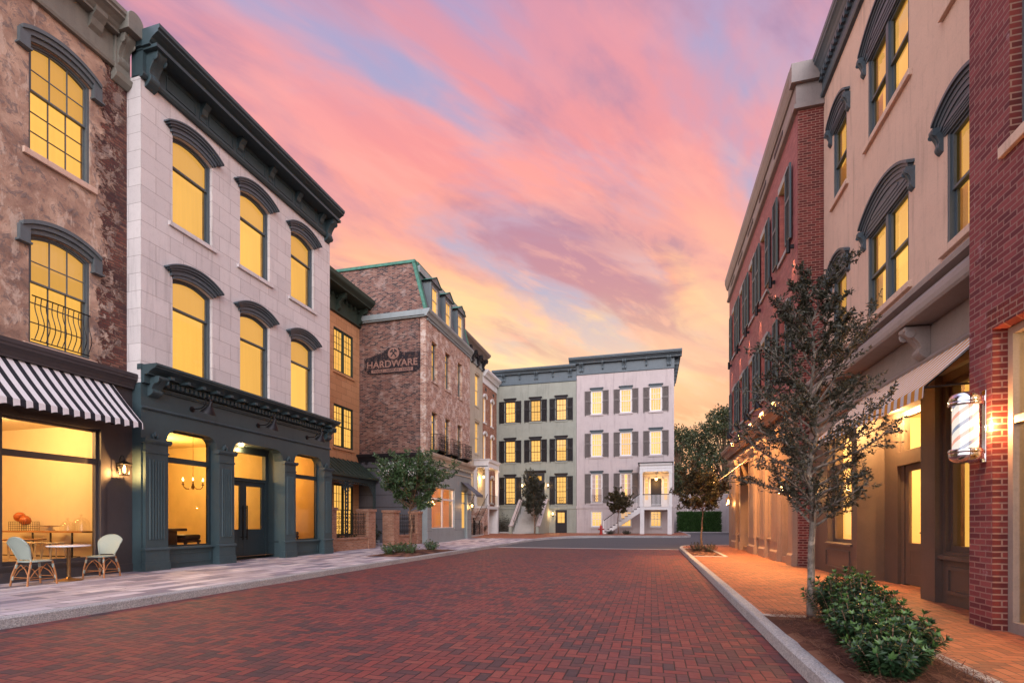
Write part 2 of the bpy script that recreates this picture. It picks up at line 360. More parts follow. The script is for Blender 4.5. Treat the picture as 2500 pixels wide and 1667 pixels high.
P['old_brick_pale'] = brickmat('washed_old_brick', [(0,(.17,.065,.042)),(.5,(.36,.165,.11)),(1,(.50,.31,.22))], (.46,.38,.32), .215, .075, .011, .8, (.62,.54,.47), .15, wscale=1.8, wlo=.48, whi=.62)
P['skylit_red_brick'] = brickmat('skylit_red_brick', [(0,(.25,.078,.080)),(.6,(.33,.105,.105)),(1,(.38,.13,.125))], (.25,.10,.10), .205, .068, .006, .0, big=.2, rough=.55)  # red brick made lighter, with the sky's grazing sheen put in its colour
P['orange_brick'] = brickmat('orange_brick', [(0,(.17,.055,.03)),(.6,(.29,.10,.055)),(1,(.38,.17,.10))], (.36,.24,.18), .215, .075, .009, .5, (.5,.36,.28), .2)
P['red_brick'] = brickmat('red_brick', [(0,(.095,.018,.016)),(.6,(.165,.028,.024)),(1,(.215,.042,.034))], (.30,.17,.13), .205, .068, .009, .0, big=.25)
P['red_brick_chalk'] = brickmat('chalked_red_brick', [(0,(.12,.028,.034)),(.6,(.205,.046,.050)),(1,(.26,.068,.068))], (.27,.15,.13), .205, .068, .008, .7, (.50,.38,.40), .25, wscale=1.0, wlo=.56, whi=.66)
P['tan_brick'] = brickmat('tan_brick', [(0,(.27,.125,.075)),(.6,(.36,.175,.105)),(1,(.42,.225,.145))], (.36,.26,.20), .215, .072, .008, .0, big=.15)
P['road_brick'] = herring('road_brick', .105, [(0,(.030,.025,.031)),(.2,(.070,.035,.037)),(.42,(.128,.039,.037)),(.72,(.185,.040,.034)),(1,(.195,.068,.053))], (.010,.008,.010))
P['walk_brick'] = herring('walk_brick', .105, [(0,(.15,.070,.045)),(.3,(.28,.095,.048)),(.7,(.37,.115,.052)),(1,(.44,.17,.085))], (.075,.045,.035), R(0), .25)
def flagstone():
    m, g = newmat('flagstone'); v = g.obj(); x, y, z = g.sep(v)
    jit = g.n('ShaderNodeTexNoise', {'Vector': v, 'Scale': 2., 'Detail': 2.}).outputs[1]
    uv = g.n('ShaderNodeVectorMath', {0: g.comb(y, x, 0.), 1: g.n('ShaderNodeVectorMath', {0: jit, 'Scale': .02}, operation='SCALE').outputs[0]}).outputs[0]
    b = g.n('ShaderNodeTexBrick', {'Vector': uv, 'Color1': (0,0,0,1), 'Color2': (1,1,1,1), 'Mortar': (.5,.5,.5,1), 'Scale': 1., 'Mortar Size': .011, 'Mortar Smooth': .2, 'Brick Width': .62, 'Row Height': .30}, squash=1.7, squash_frequency=3)
    c = g.ramp(b.outputs[0], [(0,(.15,.135,.165)),(.25,(.29,.245,.27)),(.5,(.43,.36,.35)),(.75,(.47,.41,.43)),(1,(.62,.54,.50))])
    c = g.mix(g.M('MULTIPLY', g.sm(g.noise(g.scale(v, 1.6, .8, 1), 1.6, 5, .65), .42, .66), .6), c, g.mix(.7, c, (.16,.15,.20)))
    c = g.mix(b.outputs[1], c, (.10,.08,.085))
    finish(g, c, .7, g.M('ADD', g.M('SUBTRACT', 1., b.outputs[1]), g.M('MULTIPLY', g.noise(v, 18, 5, .7), .5)), .5, .008, spec=.4); return m
P['flagstone'] = flagstone()
def granite():
    m, g = newmat('granite'); v = g.obj(); x, y, z = g.sep(v)
    c = g.ramp(g.noise(v, 60, 6, .8), [(.32,(.14,.14,.15)),(.5,(.34,.325,.32)),(.66,(.56,.53,.50))])
    c = g.mix(g.M('MULTIPLY', g.sm(g.noise(v, 1.2, 4), .4, .7), .45), c, g.mix(.6, c, (.13,.12,.13)))
    hgt = g.M('ADD', g.noise(v, 14, 6, .75), g.M('MULTIPLY', g.noise(v, 50, 3), .3)); finish(g, c, .85, hgt, .9, .03, spec=.3); return m
P['granite'] = granite()
def asphaltm():
    m, g = newmat('asphalt'); v = g.obj()
    c = g.ramp(g.noise(v, 120, 3, .8), [(.3,(.035,.034,.038)),(.7,(.085,.082,.088))])
    c = g.mix(g.M('MULTIPLY', g.sm(g.noise(g.scale(v, .25, 1, 1), .8, 4), .4, .7), .5), c, (.045,.045,.05))
    finish(g, c, .8, g.noise(v, 90, 3), .4, .006); return m
P['asphalt'] = asphaltm()
P['concrete'] = stucco('concrete', (.42,.40,.375), .25, .2)
P['mulch'] = leafmat('pine_straw', (.05,.018,.012), (.13,.045,.026), (.26,.12,.07), .9)
P['earth'] = plain('earth', (.06,.045,.03), .95, 0, .3, 3)
def agedstucco():                                               # patched stucco flaking off brick towards one end
    m, g = newmat('aged_stucco'); v = g.obj(); x, y, z = g.sep(v); uv = g.comb(g.M('ADD', x, y), z, 0.)
    b = g.n('ShaderNodeTexBrick', {'Vector': uv, 'Color1': (0,0,0,1), 'Color2': (1,1,1,1), 'Mortar': (.5,.5,.5,1), 'Scale': 1., 'Mortar Size': .010, 'Mortar Smooth': .2, 'Brick Width': .21, 'Row Height': .066})
    bc = g.mix(b.outputs[1], g.ramp(b.outputs[0], [(0,(.085,.035,.035)),(.5,(.18,.062,.045)),(1,(.25,.12,.085))]), (.10,.065,.055))
    bc = g.mix(g.M('MULTIPLY', g.sm(g.noise(v, 1.2, 4), .4, .6), .7), bc, g.mix(.6, bc, (.03,.025,.03)))
    n1 = g.noise(v, 1.3, 6, .65, .3); n2 = g.noise(v, 4.5, 6, .75, .6); n3 = g.noise(g.scale(v, 1, 1, .45), 2.2, 6, .7, .4)
    sc = g.ramp(n1, [(.30,(.19,.125,.10)),(.43,(.33,.21,.155)),(.54,(.46,.31,.225)),(.68,(.60,.43,.32))])
    sc = g.mix(g.M('MULTIPLY', g.sm(n2, .52, .58), .75), sc, (.19,.155,.145))
    sc = g.mix(g.M('MULTIPLY', g.sm(n3, .54, .60), .65), sc, (.62,.49,.39))
    edge = g.M('ADD', x, g.M('MULTIPLY', g.M('SUBTRACT', g.noise(v, 1.5, 7, .75, .4), .5), 1.7))
    mk = g.sm(edge, 4.98, 5.04)
    patch = g.M('MULTIPLY', g.sm(n2, .50, .53), g.sm(edge, 5.6, 5.35))
    mk = g.M('MULTIPLY', mk, g.M('SUBTRACT', 1., g.M('MULTIPLY', patch, .9)))
    c = g.mix(mk, sc, bc)
    hg = g.M('ADD', g.M('MULTIPLY', g.M('SUBTRACT', 1., mk), 1.6), g.M('ADD', g.M('MULTIPLY', g.M('SUBTRACT', 1., b.outputs[1]), mk), g.M('MULTIPLY', n2, .8)))
    finish(g, c, .9, hg, .8, .045, spec=.25); return m
P['aged_stucco'] = agedstucco()
LIT = (1.0, .56, .13); LITP = (1.0, .62, .22)
P['blind'] = litpane('lit_shade', (1.0,.515,.095), .88, .26)
P['shade_dim'] = litpane('dim_upper_glow', (1.0,.50,.10), .70, .18)
P['pane_lit'] = litpane('lit_window_pane', (1.0,.51,.10), .88, .36)
P['pane_pale'] = litpane('lit_curtain_pane', (1.0,.53,.13), .98, .55)
P['glass'] = glassmat('window_glass')
P['jar'] = glassmat('jar_glass', (.97,.96,.93), None)
P['bulb'] = emis('lamp_bulb', (1.0,.62,.24), 14.)
P['bulb_soft'] = emis('lamp_lens', (1.0,.66,.30), 4.)
P['black_fabric'] = plain('navy_canvas', (.010,.011,.017), .9)
P['white_fabric'] = plain('white_canvas', (.66,.64,.64), .9, 0, .06)
P['yellow_fabric'] = plain('yellow_canvas', (.62,.27,.035), .9, 0, .06)
P['chrome'] = plain('chrome', (.75,.76,.78), .07, 1., .02)
P['brass'] = plain('aged_brass', (.33,.19,.08), .35, .9, .3)
P['rattan'] = plain('rattan', (.42,.17,.055), .5, 0, .3)
P['marble'] = plain('white_marble', (.70,.69,.70), .25, 0, .1)
def weave():
    m, g = newmat('aqua_weave'); v = g.obj(); x, y, z = g.sep(v)
    a = g.M('SINE', g.M('MULTIPLY', g.M('ADD', g.M('ADD', x, y), z), 210.)); b = g.M('SINE', g.M('MULTIPLY', g.M('SUBTRACT', g.M('ADD', x, y), z), 210.))
    finish(g, g.mix(g.sm(g.M('MULTIPLY', a, b), -.3, .3), (.17,.27,.25), (.44,.44,.35)), .6, g.M('MULTIPLY', a, b), .4, .003); return m
P['weave'] = weave()
P['dark_wood'] = plain('dark_wood', (.045,.022,.014), .35, 0, .3, 6)
P['oak'] = plain('oak', (.42,.19,.06), .45, 0, .2, 8)
P['room'] = plain('cream_plaster', (.80,.68,.48), .85, 0, .04, 2)
P['room_gold'] = plain('gold_plaster', (.74,.55,.24), .85, 0, .1, 2)
P['wood_floor'] = plain('wood_floor', (.25,.12,.05), .45, 0, .2, 3)
P['off_white'] = plain('off_white_enamel', (.75,.66,.50), .4)
P['gourd'] = plain('orange_gourd', (.42,.10,.02), .4, 0, .3, 10)
P['red_paint'] = plain('hydrant_red', (.36,.015,.012), .4, 0, .15)
P['bark'] = barkmat('bark', (.05,.04,.033), (.16,.135,.11)); P['bark_brown'] = barkmat('brown_bark', (.09,.05,.03), (.20,.12,.075))
P['leaf_oak'] = leafmat('oak_leaf', (.016,.020,.012), (.038,.042,.026), (.085,.080,.052))
P['leaf_myrtle'] = leafmat('myrtle_leaf', (.026,.055,.020), (.055,.105,.036), (.10,.17,.07))
P['leaf_holly'] = leafmat('shrub_leaf', (.009,.024,.010), (.017,.042,.016), (.034,.072,.026), .34)
P['leaf_tip'] = leafmat('young_leaf', (.035,.085,.020), (.06,.13,.030), (.10,.19,.045), .4)
P['leaf_far'] = leafmat('far_tree_leaf', (.024,.034,.014), (.048,.062,.024), (.10,.11,.040))
P['leaf_hedge'] = leafmat('hedge_leaf', (.028,.07,.018), (.055,.13,.032), (.09,.19,.05))
P['leaf_rust'] = leafmat('brownish_leaf', (.030,.030,.013), (.065,.055,.022), (.14,.095,.035))
P['blossom'] = leafmat('white_blossom', (.5,.48,.45), (.6,.58,.55), (.7,.68,.66))
P['mural_black'] = None
def mural(nm, col, lo, hi):
    m, g = newmat(nm); v = g.obj(); n = g.noise(v, 4.5, 8, .8); n2 = g.noise(v, 24, 4, .7)
    k = g.sm(g.M('ADD', n, g.M('MULTIPLY', g.M('SUBTRACT', n2, .5), .6)), lo, hi)
    p = g.n('ShaderNodeBsdfPrincipled', {'Base Color': (*col,1), 'Roughness': .9}); t = g.n('ShaderNodeBsdfTransparent')
    g.n('ShaderNodeOutputMaterial', {'Surface': g.n('ShaderNodeMixShader', {0: g.M('MULTIPLY', k, .93), 1: t.outputs[0], 2: p.outputs[0]}).outputs[0]}); return m
P['mural_black'] = mural('mural_paint', (.015,.011,.015), .37, .54); P['mural_letter'] = mural('mural_lettering', (.28,.15,.115), .28, .46)
def barber():
    m, g = newmat('barber_stripes'); v = g.obj(); x, y, z = g.sep(v)
    t = g.M('FRACT', g.M('ADD', g.M('MULTIPLY', z, 3.6), g.M('MULTIPLY', g.M('ARCTAN2', y, x), -.31831)))
    c = g.ramp(t, [(0,(1,.93,.84)),(.30,(.95,.46,.34)),(.46,(1,.93,.84)),(.78,(.30,.34,.45)),(.94,(1,.93,.84))], 'CONSTANT')
    finish(g, g.mix(.7, c, (0.,0.,0.)), .1, None, emit=c, es=.78, coat=.3); return m
P['barber'] = barber()
# ------------------------------------------------------------------ generic pieces (local facade frame: x along, y into the wall, z up)
def arcz(x, w, zs, rise):                                       # height of a segmental arch at x (centred on 0)
    if rise <= 0: return zs
    r = (w*w/4+rise*rise)/(2*rise); return zs+rise-r+math.sqrt(max(r*r-x*x, 0))
def arcpts(w, zs, rise, n=16):
    if rise <= 0: return [(-w/2, zs), (w/2, zs)]
    return [(-w/2+w*k/n, arcz(-w/2+w*k/n, w, zs, rise)) for k in range(n+1)]
def hole(xc, z0, w, h, rise=0):
    if rise <= 0: return (xc-w/2, xc+w/2, z0, z0+h)
    return (xc-w/2, xc+w/2, z0, z0+h+rise, lambda x: arcz(x-xc, w, z0+h, rise))
def outline(w, h, rise, b=0.):                                  # open at nothing: bottom-left, bottom-right, then over the top
    return [(-w/2, b), (w/2, b)]+[(x, z) for x, z in reversed(arcpts(w, h, rise))]
def ring(mb, w, h, rise, t, y0, y1, b=0., m=0):
    o, i = outline(w, h, rise, b), outline(w-2*t, h-t*(.6 if rise else 1), rise*(w-2*t)/w if rise else 0, b+t)
    mb.strip(o, i, y0, y1, m, closed=True)
def window(root, loc, w, h, rise=0, cols=2, rows=(2, 2), rail=.5, fm=None, sm_=None, pane='pane_lit', blind=None, rec=.10, fr=.07, sash=.045, mun=.018, sill=None, sill_m=None, mull=False, name='window', sillw=.12):
    sm_ = sm_ or fm
    f = MB(); ring(f, w, h, rise, fr, rec-.03, rec+.10)
    if mull: f.box(-.055, .055, rec-.035, rec+.09, fr, h-fr)
    fo = f.build(name, fm, root, loc)
    s_ = MB(); halves = [(-w/2+fr, -.055), (.055, w/2-fr)] if mull else [(-w/2+fr, w/2-fr)]
    ytop, ylow = rec+.0, rec+.045
    for a, b in halves:
        cw = b-a; cxm = (a+b)/2; zr = fr+(h-2*fr)*rail
        rs = 0 if mull else rise*(w-2*fr)/w
        zt = h-fr*(.6 if rise else 1)
        # upper sash then lower sash
        for (z0, z1, yy, nr, top) in ((zr-.02, zt, ytop, rows[0], True), (fr, zr+.02, ylow, rows[1], False)):
            rr = rs if top else 0
            o = [(cxm-cw/2, z0), (cxm+cw/2, z0)]+[(cxm+x, z) for x, z in reversed(arcpts(cw, z1, rr))]
            iw = cw-2*sash
            i = [(cxm-iw/2, z0+sash), (cxm+iw/2, z0+sash)]+[(cxm+x, z) for x, z in reversed(arcpts(iw, z1-sash*(.5 if rr else 1), rr*iw/cw))]
            s_.strip(o, i, yy, yy+.04, closed=True)
            for k in range(1, cols):
                xx = -iw/2+iw*k/cols; s_.box(cxm+xx-mun/2, cxm+xx+mun/2, yy+.008, yy+.032, z0+sash, arcz(xx, iw, z1-sash*.5, rr*iw/cw))
            for k in range(1, nr):
                zz = z0+sash+(z1-z0-2*sash)*k/nr; s_.box(cxm-iw/2, cxm+iw/2, yy+.01, yy+.03, zz-mun/2, zz+mun/2)
    s_.build('sash', sm_, fo)
    p = MB(); p.face([(x, rec+.055, z) for x, z in outline(w-2*fr, h-fr, rise, fr)]); p.build('pane', P['glass' if blind else pane], fo)
    if blind:
        b = MB(); b.face([(x, rec+.24, z) for x, z in outline(w+.0, h, rise, 0)]); b.build('shade', P[blind], fo)
        zr = fr+(h-2*fr)*rail; b = MB(); b.face([(-w/2, rec+.15, zr+.03), (w/2, rec+.15, zr+.03)]+[(x, rec+.15, z) for x, z in reversed(arcpts(w, h, rise))]); b.build('roller_shade', P['shade_dim'], fo)  # added dimmer panel, so the room glow looks duller in the upper sash
    if sill:
        q = MB(); q.box(-w/2-sillw, w/2+sillw, -sill, rec, -.11, 0); q.build('sill', sill_m or fm, fo, bevel=.008)
    return fo
def archhood(parent, w, zs, rise, layers, mat, loc=(0,0,0), ears=None, name='hood', consoles=None):
    mb = MB(); n = 18
    for lo, hi, pr, ext in layers:                              # bands following the arch
        ww = w+2*ext; rr = rise*(ww/w)**2; zz = zs-(rr-rise)
        o = [(x, z+hi) for x, z in arcpts(ww, zz, rr, n)]; i = [(x, z+lo) for x, z in arcpts(ww, zz, rr, n)]
        mb.strip(o, i, -pr, .0)
    if ears:
        for sx in (-1, 1):
            for x0, x1, z0, z1, pr in ears: mb.box(sx*x0, sx*x1, -pr, 0, zs+z0, zs+z1)
    o = mb.build(name, mat, parent, loc)
    if consoles:
        for sx in (-1, 1):
            c = MB(); scroll(c, sx*consoles[0], zs+consoles[1], consoles[2], consoles[3], consoles[4]); c.build('console', consoles[5], parent, loc, smooth=True)
    return o
def scroll(mb, x, ztop, w, h, d, m=0):                          # an S-shaped scroll bracket under a cornice
    pts = [(0, 0), (-d, 0), (-d, -.10*h)]
    for k in range(7):
        t = k/6; pts.append((-d*(.98-.62*math.sin(t*1.45)**1.2), -h*(.12+.5*t)))
    for k in range(6):
        t = k/5; pts.append((-d*(.42-.0*t+.16*math.sin(t*3.1)-.25*t), -h*(.66+.30*t)))
    pts.append((0, -h))
    mb.prism([(y, ztop+z) for y, z in pts], 'x', x-w/2, x+w/2, m)
    mb.prism([(y*.96-.012, ztop-.02+z*.94) for y, z in pts], 'x', x-w*.16, x+w*.16, m)
    for s_ in (-1, 1):
        q = len(mb.v); mb.lathe([(.0, -w*.06), (.16*d+.02, -w*.05), (.16*d+.02, w*.05), (0, w*.06)], (0, 0, 0), 10, m)
        mb.xform(Matrix.Translation((x+s_*w*.48, -d*.78, ztop-.2*h)) @ Matrix.Rotation(R(90), 4, 'Y'), q)
def modillion(mb, x, ztop, w, h, d, m=0):
    mb.prism([(0, ztop), (-d, ztop), (-d, ztop-.22*h), (-.62*d, ztop-.5*h), (-.45*d, ztop-.8*h), (-.12*d, ztop-h), (0, ztop-h)], 'x', x-w/2, x+w/2, m)
def mould(mb, x0, x1, prof, m=0): mb.prism(prof, 'x', x0, x1, m)
def crown(x, z, p, h):                                          # a crown moulding profile (y,z) at the wall: depth p, height h
    return [(0, z), (-p*.45, z), (-p*.45, z+h*.12), (-p*.52, z+h*.2), (-p*.60, z+h*.34), (-p*.78, z+h*.5), (-p*.92, z+h*.58), (-p*.92, z+h*.7), (-p, z+h*.78), (-p, z+h), (0, z+h)]
def panel(mb, x0, x1, z0, z1, y=0, t=.035, d=.02, m=0):         # a raised picture-frame moulding
    mb.strip([(x0,z0),(x1,z0),(x1,z1),(x0,z1)], [(x0+t,z0+t),(x1-t,z0+t),(x1-t,z1-t),(x0+t,z1-t)], y-d, y, m, closed=True)
def shutter(parent, loc, w, h, mat, d=.045):
    mb = MB(); t = .055
    for a, b in ((0, h*.56), (h*.56, h)):
        mb.strip([(0,a),(w,a),(w,b),(0,b)], [(t,a+t),(w-t,a+t),(w-t,b-t),(t,b-t)], -d, 0, closed=True)
        n = max(4, int((b-a-2*t)/.06))
        for k in range(n):
            z = a+t+(b-a-2*t)*k/n; mb.prism([(-.006, z), (-d*.75, z+.004), (-d*.75, z+.02), (-.006, z+.052)], 'x', t, w-t)
    return mb.build('shutter', mat, parent, loc)
def shell(b, x0, x1, z0, z1, depth, holes, mat, th=.35, y0=0., side=None, name='wall'):
    w = MB(); w.wall(x0, x1, z0, z1, y0, y0+th, holes)
    o = w.build(name, mat, b.root)
    s_ = MB(); s_.box(x0, x0+.3, y0+th, depth, z0, z1); s_.box(x1-.3, x1, y0+th, depth, z0, z1); s_.box(x0+.3, x1-.3, depth-.3, depth, z0, z1)
    s_.build('side_wall', side or mat, b.root)
    r = MB(); r.box(x0+.3, x1-.3, y0+th, depth-.3, z1-.35, z1-.15); r.build('roof', P['dark_trim'], b.root)
    return o
def room(b, x0, x1, y0, y1, z0, z1, wall, floor=None, name='interior'):   # the inside of a shop: floor, back, sides, ceiling
    m = MB()
    m.face([(x0,y1,z0),(x1,y1,z0),(x1,y1,z1),(x0,y1,z1)]); m.face([(x0,y0,z0),(x0,y1,z0),(x0,y1,z1),(x0,y0,z1)]); m.face([(x1,y0,z0),(x1,y0,z1),(x1,y1,z1),(x1,y1,z0)])
    m.face([(x0,y0,z1),(x0,y1,z1),(x1,y1,z1),(x1,y0,z1)]); m.face([(x0,y0,z0),(x1,y0,z0),(x1,y1,z0),(x0,y1,z0)], 1)
    return m.build(name, [wall, floor or P['wood_floor']], b.root)
def gooseneck(loc, rz, label, group, d=.62, mat=None, power=0, mouth=.185):
    t = thing('gooseneck_lamp', label, 'lamp', loc, rz, group); mat = mat or P['iron']     # local: wall at y=0, reaches to -y
    a = MB(); q = len(a.v); a.lathe([(.0, -.01), (.075, -.01), (.075, .02), (.03, .035), (0, .04)], n=14); a.xform(Matrix.Rotation(R(90), 4, 'X'), q)
    path = [(0, -.02, 0), (0, -.25, .0)]+[(0, -.25-.22*math.sin(k*.3), .16*(1-math.cos(k*.34))) for k in range(1, 8)]
    ex = path[-1]; path += [(0, -d+.04, .29), (0, -d, .22), (0, -d, .10)]
    a.tube(path, .016, 8); a.build('arm', mat, t, smooth=True)
    s_ = MB(); s_.lathe([(.02, .12), (.035, .10), (.05, .0), (.07, -.03), (mouth, -.20), (mouth+.008, -.22), (mouth-.008, -.21), (.06, -.035), (.0, -.02)], (0, 0, 0), 20)
    s_.xform(Matrix.Translation((0, -d, .06)) @ Matrix.Rotation(R(20), 4, 'X')); s_.build('shade', mat, t, smooth=True)
    b = MB(); b.lathe([(0, -.06), (.045, -.02), (.045, .03), (.02, .06), (0, .07)], n=12); b.xform(Matrix.Translation((0, -d+.02, -.03)) @ Matrix.Rotation(R(20), 4, 'X'))
    b.build('bulb', P['bulb'] if power else P['off_white'], t, smooth=True)
    if power: lamp('lamp_light', (0, -d+.06, -.17), power, (1,.50,.15), r=.05, spot=130, rot=(R(14), 0, 0), parent=t)
    return t
LW = (1,.50,.16)
def lantern(loc, rz, label, group, h=.34, power=20, mat=None, hang=False, w=.1):
    t = thing('wall_lantern', label, 'lantern', loc, rz, group); mat = mat or P['iron']     # local: wall at y=0
    y = -.2; f = MB(); z0, z1 = -h/2, h/2; a, c = w*.62, w*1.05
    for sx in (-1, 1):
        for sy in (-1, 1): f.tube([(sx*a, y+sy*a, z0), (sx*c, y+sy*c, z1*.55)], .008, 4)
    for r_, z in ((a, z0), (c, z1*.55)): f.strip([(-r_-.01, y-r_-.01), (r_+.01, y-r_-.01), (r_+.01, y+r_+.01), (-r_-.01, y+r_+.01)], [(-r_+.01, y-r_+.01), (r_-.01, y-r_+.01), (r_-.01, y+r_-.01), (-r_+.01, y+r_-.01)], 0, .016, closed=True) if False else f.box(-r_-.012, r_+.012, y-r_-.012, y+r_+.012, z-.008, z+.008)
    f.build('cage', mat, t)
    k = MB(); n = 4; k.lathe([(c*1.5, z1*.55), (c*1.5, z1*.62), (c*.7, z1*.85), (.02, z1*1.05), (.012, z1*1.2), (0, z1*1.25)], (0, 0, 0), 4); k.xform(Matrix.Translation((0, y, 0)) @ Matrix.Rotation(R(45), 4, 'Z')); k.build('lantern_cap', mat, t)
    arm = MB(); arm.tube([(0, 0, z1*.3), (0, -.04, z1*.3), (0, -.06, z1*1.2), (0, -.11, z1*1.75), (0, -.18, z1*1.65), (0, y, z1*1.2)], .011, 6); arm.box(-.04, .04, -.015, 0, -h*.15, h*.35); arm.build('bracket', mat, t)
    b = MB(); b.lathe([(0, z0*.75), (.025, z0*.6), (.032, -.01), (.018, z1*.3), (0, z1*.4)], (0, y, 0), 10); b.build('bulb', P['bulb'], t, smooth=True)
    g = MB()
    for sx, sy, ex, ey in ((-1,-1,1,-1),(1,-1,1,1),(1,1,-1,1),(-1,1,-1,-1)): g.face([(sx*a, y+sy*a, z0), (ex*a, y+ey*a, z0), (ex*c, y+ey*c, z1*.55), (sx*c, y+sy*c, z1*.55)])
    g.build('lantern_glass', P['jar'], t)
    lamp('lantern_light', (0, y-w*.35, -h*.30), power, LW, r=.03, parent=t); return t
def awning(name, label, loc, rz, w, proj, zt, zf, val, mats, pitch, first=0, scallop=True, cat='awning', bars=True, ends=True, frac=.54):
    t = thing(name, label, cat, loc, rz)
    c = MB(); n = int(w/pitch)+1
    for k in range(n):
        for a, b, mi in ((k*pitch, k*pitch+pitch*frac, first), (k*pitch+pitch*frac, (k+1)*pitch, 1-first)):
            a, b = min(a, w), min(b, w)
            if b-a < .002: continue
            sag = lambda u: -.02*math.sin(u*math.pi)
            for j in range(4):
                u0, u1 = j/4, (j+1)/4
                c.face([(a, -proj*u0, zt+(zf-zt)*u0+sag(u0)), (b, -proj*u0, zt+(zf-zt)*u0+sag(u0)), (b, -proj*u1, zt+(zf-zt)*u1+sag(u1)), (a, -proj*u1, zt+(zf-zt)*u1+sag(u1))], mi)
    c.build('canopy', mats, t)
    v = MB(); N = n*2*4
    for k in range(n):
        for a, b, mi in ((k*pitch, k*pitch+pitch*frac, first), (k*pitch+pitch*frac, (k+1)*pitch, 1-first)):
            a, b = min(a, w), min(b, w)
            if b-a < .002: continue
            pts = [(b, -proj-.002, zf), (a, -proj-.002, zf)]
            for q in range(5):
                xx = a+(b-a)*q/4; pts.append((xx, -proj-.012, zf-val+(.035*abs(math.sin((xx)*math.pi/pitch)) if scallop else 0)))
            v.face(pts, mi)
    v.build('valance', mats, t)
    if bars:
        f = MB()
        for x in (.03, w-.03): f.tube([(x, 0, zf+.02), (x, -proj+.01, zf-.02)], .014, 6); f.tube([(x, -.01, zt-.02), (x, -proj+.01, zf-.02)], .012, 6)
        f.tube([(.03, -proj+.015, zf-.03), (w-.03, -proj+.015, zf-.03)], .013, 6); f.build('awning_frame', P['iron'], t)
    return t
def leafmesh(mb, p, d, L, wd, rnd, m=0, fold=.25):              # a folded four-cornered leaf
    d = d.normalized(); s_ = d.cross(Vector((rnd.gauss(0,1), rnd.gauss(0,1), rnd.gauss(0,1)))); s_ = s_.normalized() if s_.length > 1e-6 else d.orthogonal().normalized()
    nrm = s_.cross(d); mid = p+d*(L*.5); up = nrm*(wd*fold)
    mb.add([p, mid+s_*wd*.5+up, p+d*L, mid-s_*wd*.5+up], [(0,1,2),(0,2,3)], m)
def tree(name, label, loc, trunk_h, r0, env, nbranch, leaf, per, mats, rnd, group=None, lean=(0,0), multi=1, up=.55, cat='tree', sub=5, twig=.35, bloom=0):
    """env(t) gives the crown radius for t in 0..1 from crown bottom to top; trunk_h = (first branch z, top z)"""
    t = thing(name, label, cat, loc, 0, group)
    z0, z1 = trunk_h; tr = MB(); cr = MB()
    n = 9; path = [Vector((lean[0]*k/n*z1+rnd.gauss(0,.012)*k, lean[1]*k/n*z1+rnd.gauss(0,.012)*k, z1*k/n)) for k in range(n+1)]
    path[0].z = -.05; tr.tube(path, [r0*1.25]+[r0*(1-.88*(k/n)**.9) for k in range(1, n+1)], 8)
    def at(z):
        f = max(0, min(.999, z/z1))*n; k = int(f); return path[k].lerp(path[k+1], f-k)
    for b in range(nbranch):
        tt = (b+rnd.random()*.8)/nbranch; z = z0+(z1-z0)*tt**1.05
        an = b*2.399+rnd.gauss(0,.35); rad = env(tt)*rnd.uniform(.62, 1.08)
        base = at(z*(.97)); el = up+rnd.gauss(0,.14)+tt*.35
        dr = Vector((math.cos(an)*math.cos(el), math.sin(an)*math.cos(el), math.sin(el)))
        L = rad/max(.35, math.cos(el)); pts = [base]; dd = dr.copy()
        for k in range(5):
            dd = (dd+Vector((rnd.gauss(0,.12), rnd.gauss(0,.12), rnd.gauss(0.03,.10)))).normalized(); pts.append(pts[-1]+dd*L/5)
        rb = r0*.34*(1-.6*tt)
        tr.tube(pts, [rb*(1-.85*k/5)+.002 for k in range(6)], 5)
        for s_ in range(sub):
            f = .25+.75*(s_+rnd.random())/sub; k = min(4, int(f*5)); q = pts[k].lerp(pts[k+1], f*5-k)
            sd = ((pts[k+1]-pts[k]).normalized()+Vector((rnd.gauss(0,.7), rnd.gauss(0,.7), rnd.gauss(.15,.5)))).normalized()
            sl_ = L*twig*rnd.uniform(.5, 1.15)*(1.1-.4*f); tw = [q]
            for kk in range(4):
                sd = (sd+Vector((rnd.gauss(0,.16), rnd.gauss(0,.16), rnd.gauss(0.02,.14)))).normalized(); tw.append(tw[-1]+sd*sl_/4)
            tr.tube(tw, [.005*r0/.05+.0015, .004*r0/.05+.001, .003, .002, .0015], 4, cap=False)
            for l in range(per):
                ff = rnd.random()**.7*3.99; kk = int(ff); lp = tw[kk].lerp(tw[kk+1], ff-kk)+Vector((rnd.gauss(0,.012), rnd.gauss(0,.012), rnd.gauss(0,.012)))*leaf*12
                ld = sd*.5+Vector((rnd.gauss(0,.75), rnd.gauss(0,.75), rnd.gauss(-.05,.6)))
                ln = leaf*rnd.uniform(.65, 1.3); leafmesh(cr, lp, ld, ln, ln*.42, rnd)
    tr.build('trunk', mats[0], t, smooth=True); cr.build('crown', mats[1], t)
    if bloom:
        bl = MB()
        for k in range(bloom):
            an = rnd.random()*6.283; zz = rnd.uniform(.5, 1.); r_ = env(zz)*rnd.uniform(.8, 1.1); c0 = at(z0+(z1-z0)*zz)+Vector((math.cos(an)*r_, math.sin(an)*r_, .35+rnd.random()*.3))
            for q in range(9): leafmesh(bl, c0+Vector((rnd.gauss(0,.05), rnd.gauss(0,.05), rnd.gauss(0,.07))), Vector((rnd.gauss(0,1), rnd.gauss(0,1), rnd.gauss(.5,1))), .045, .04, rnd)
        bl.build('blossom', P['blossom'], t)
    return t
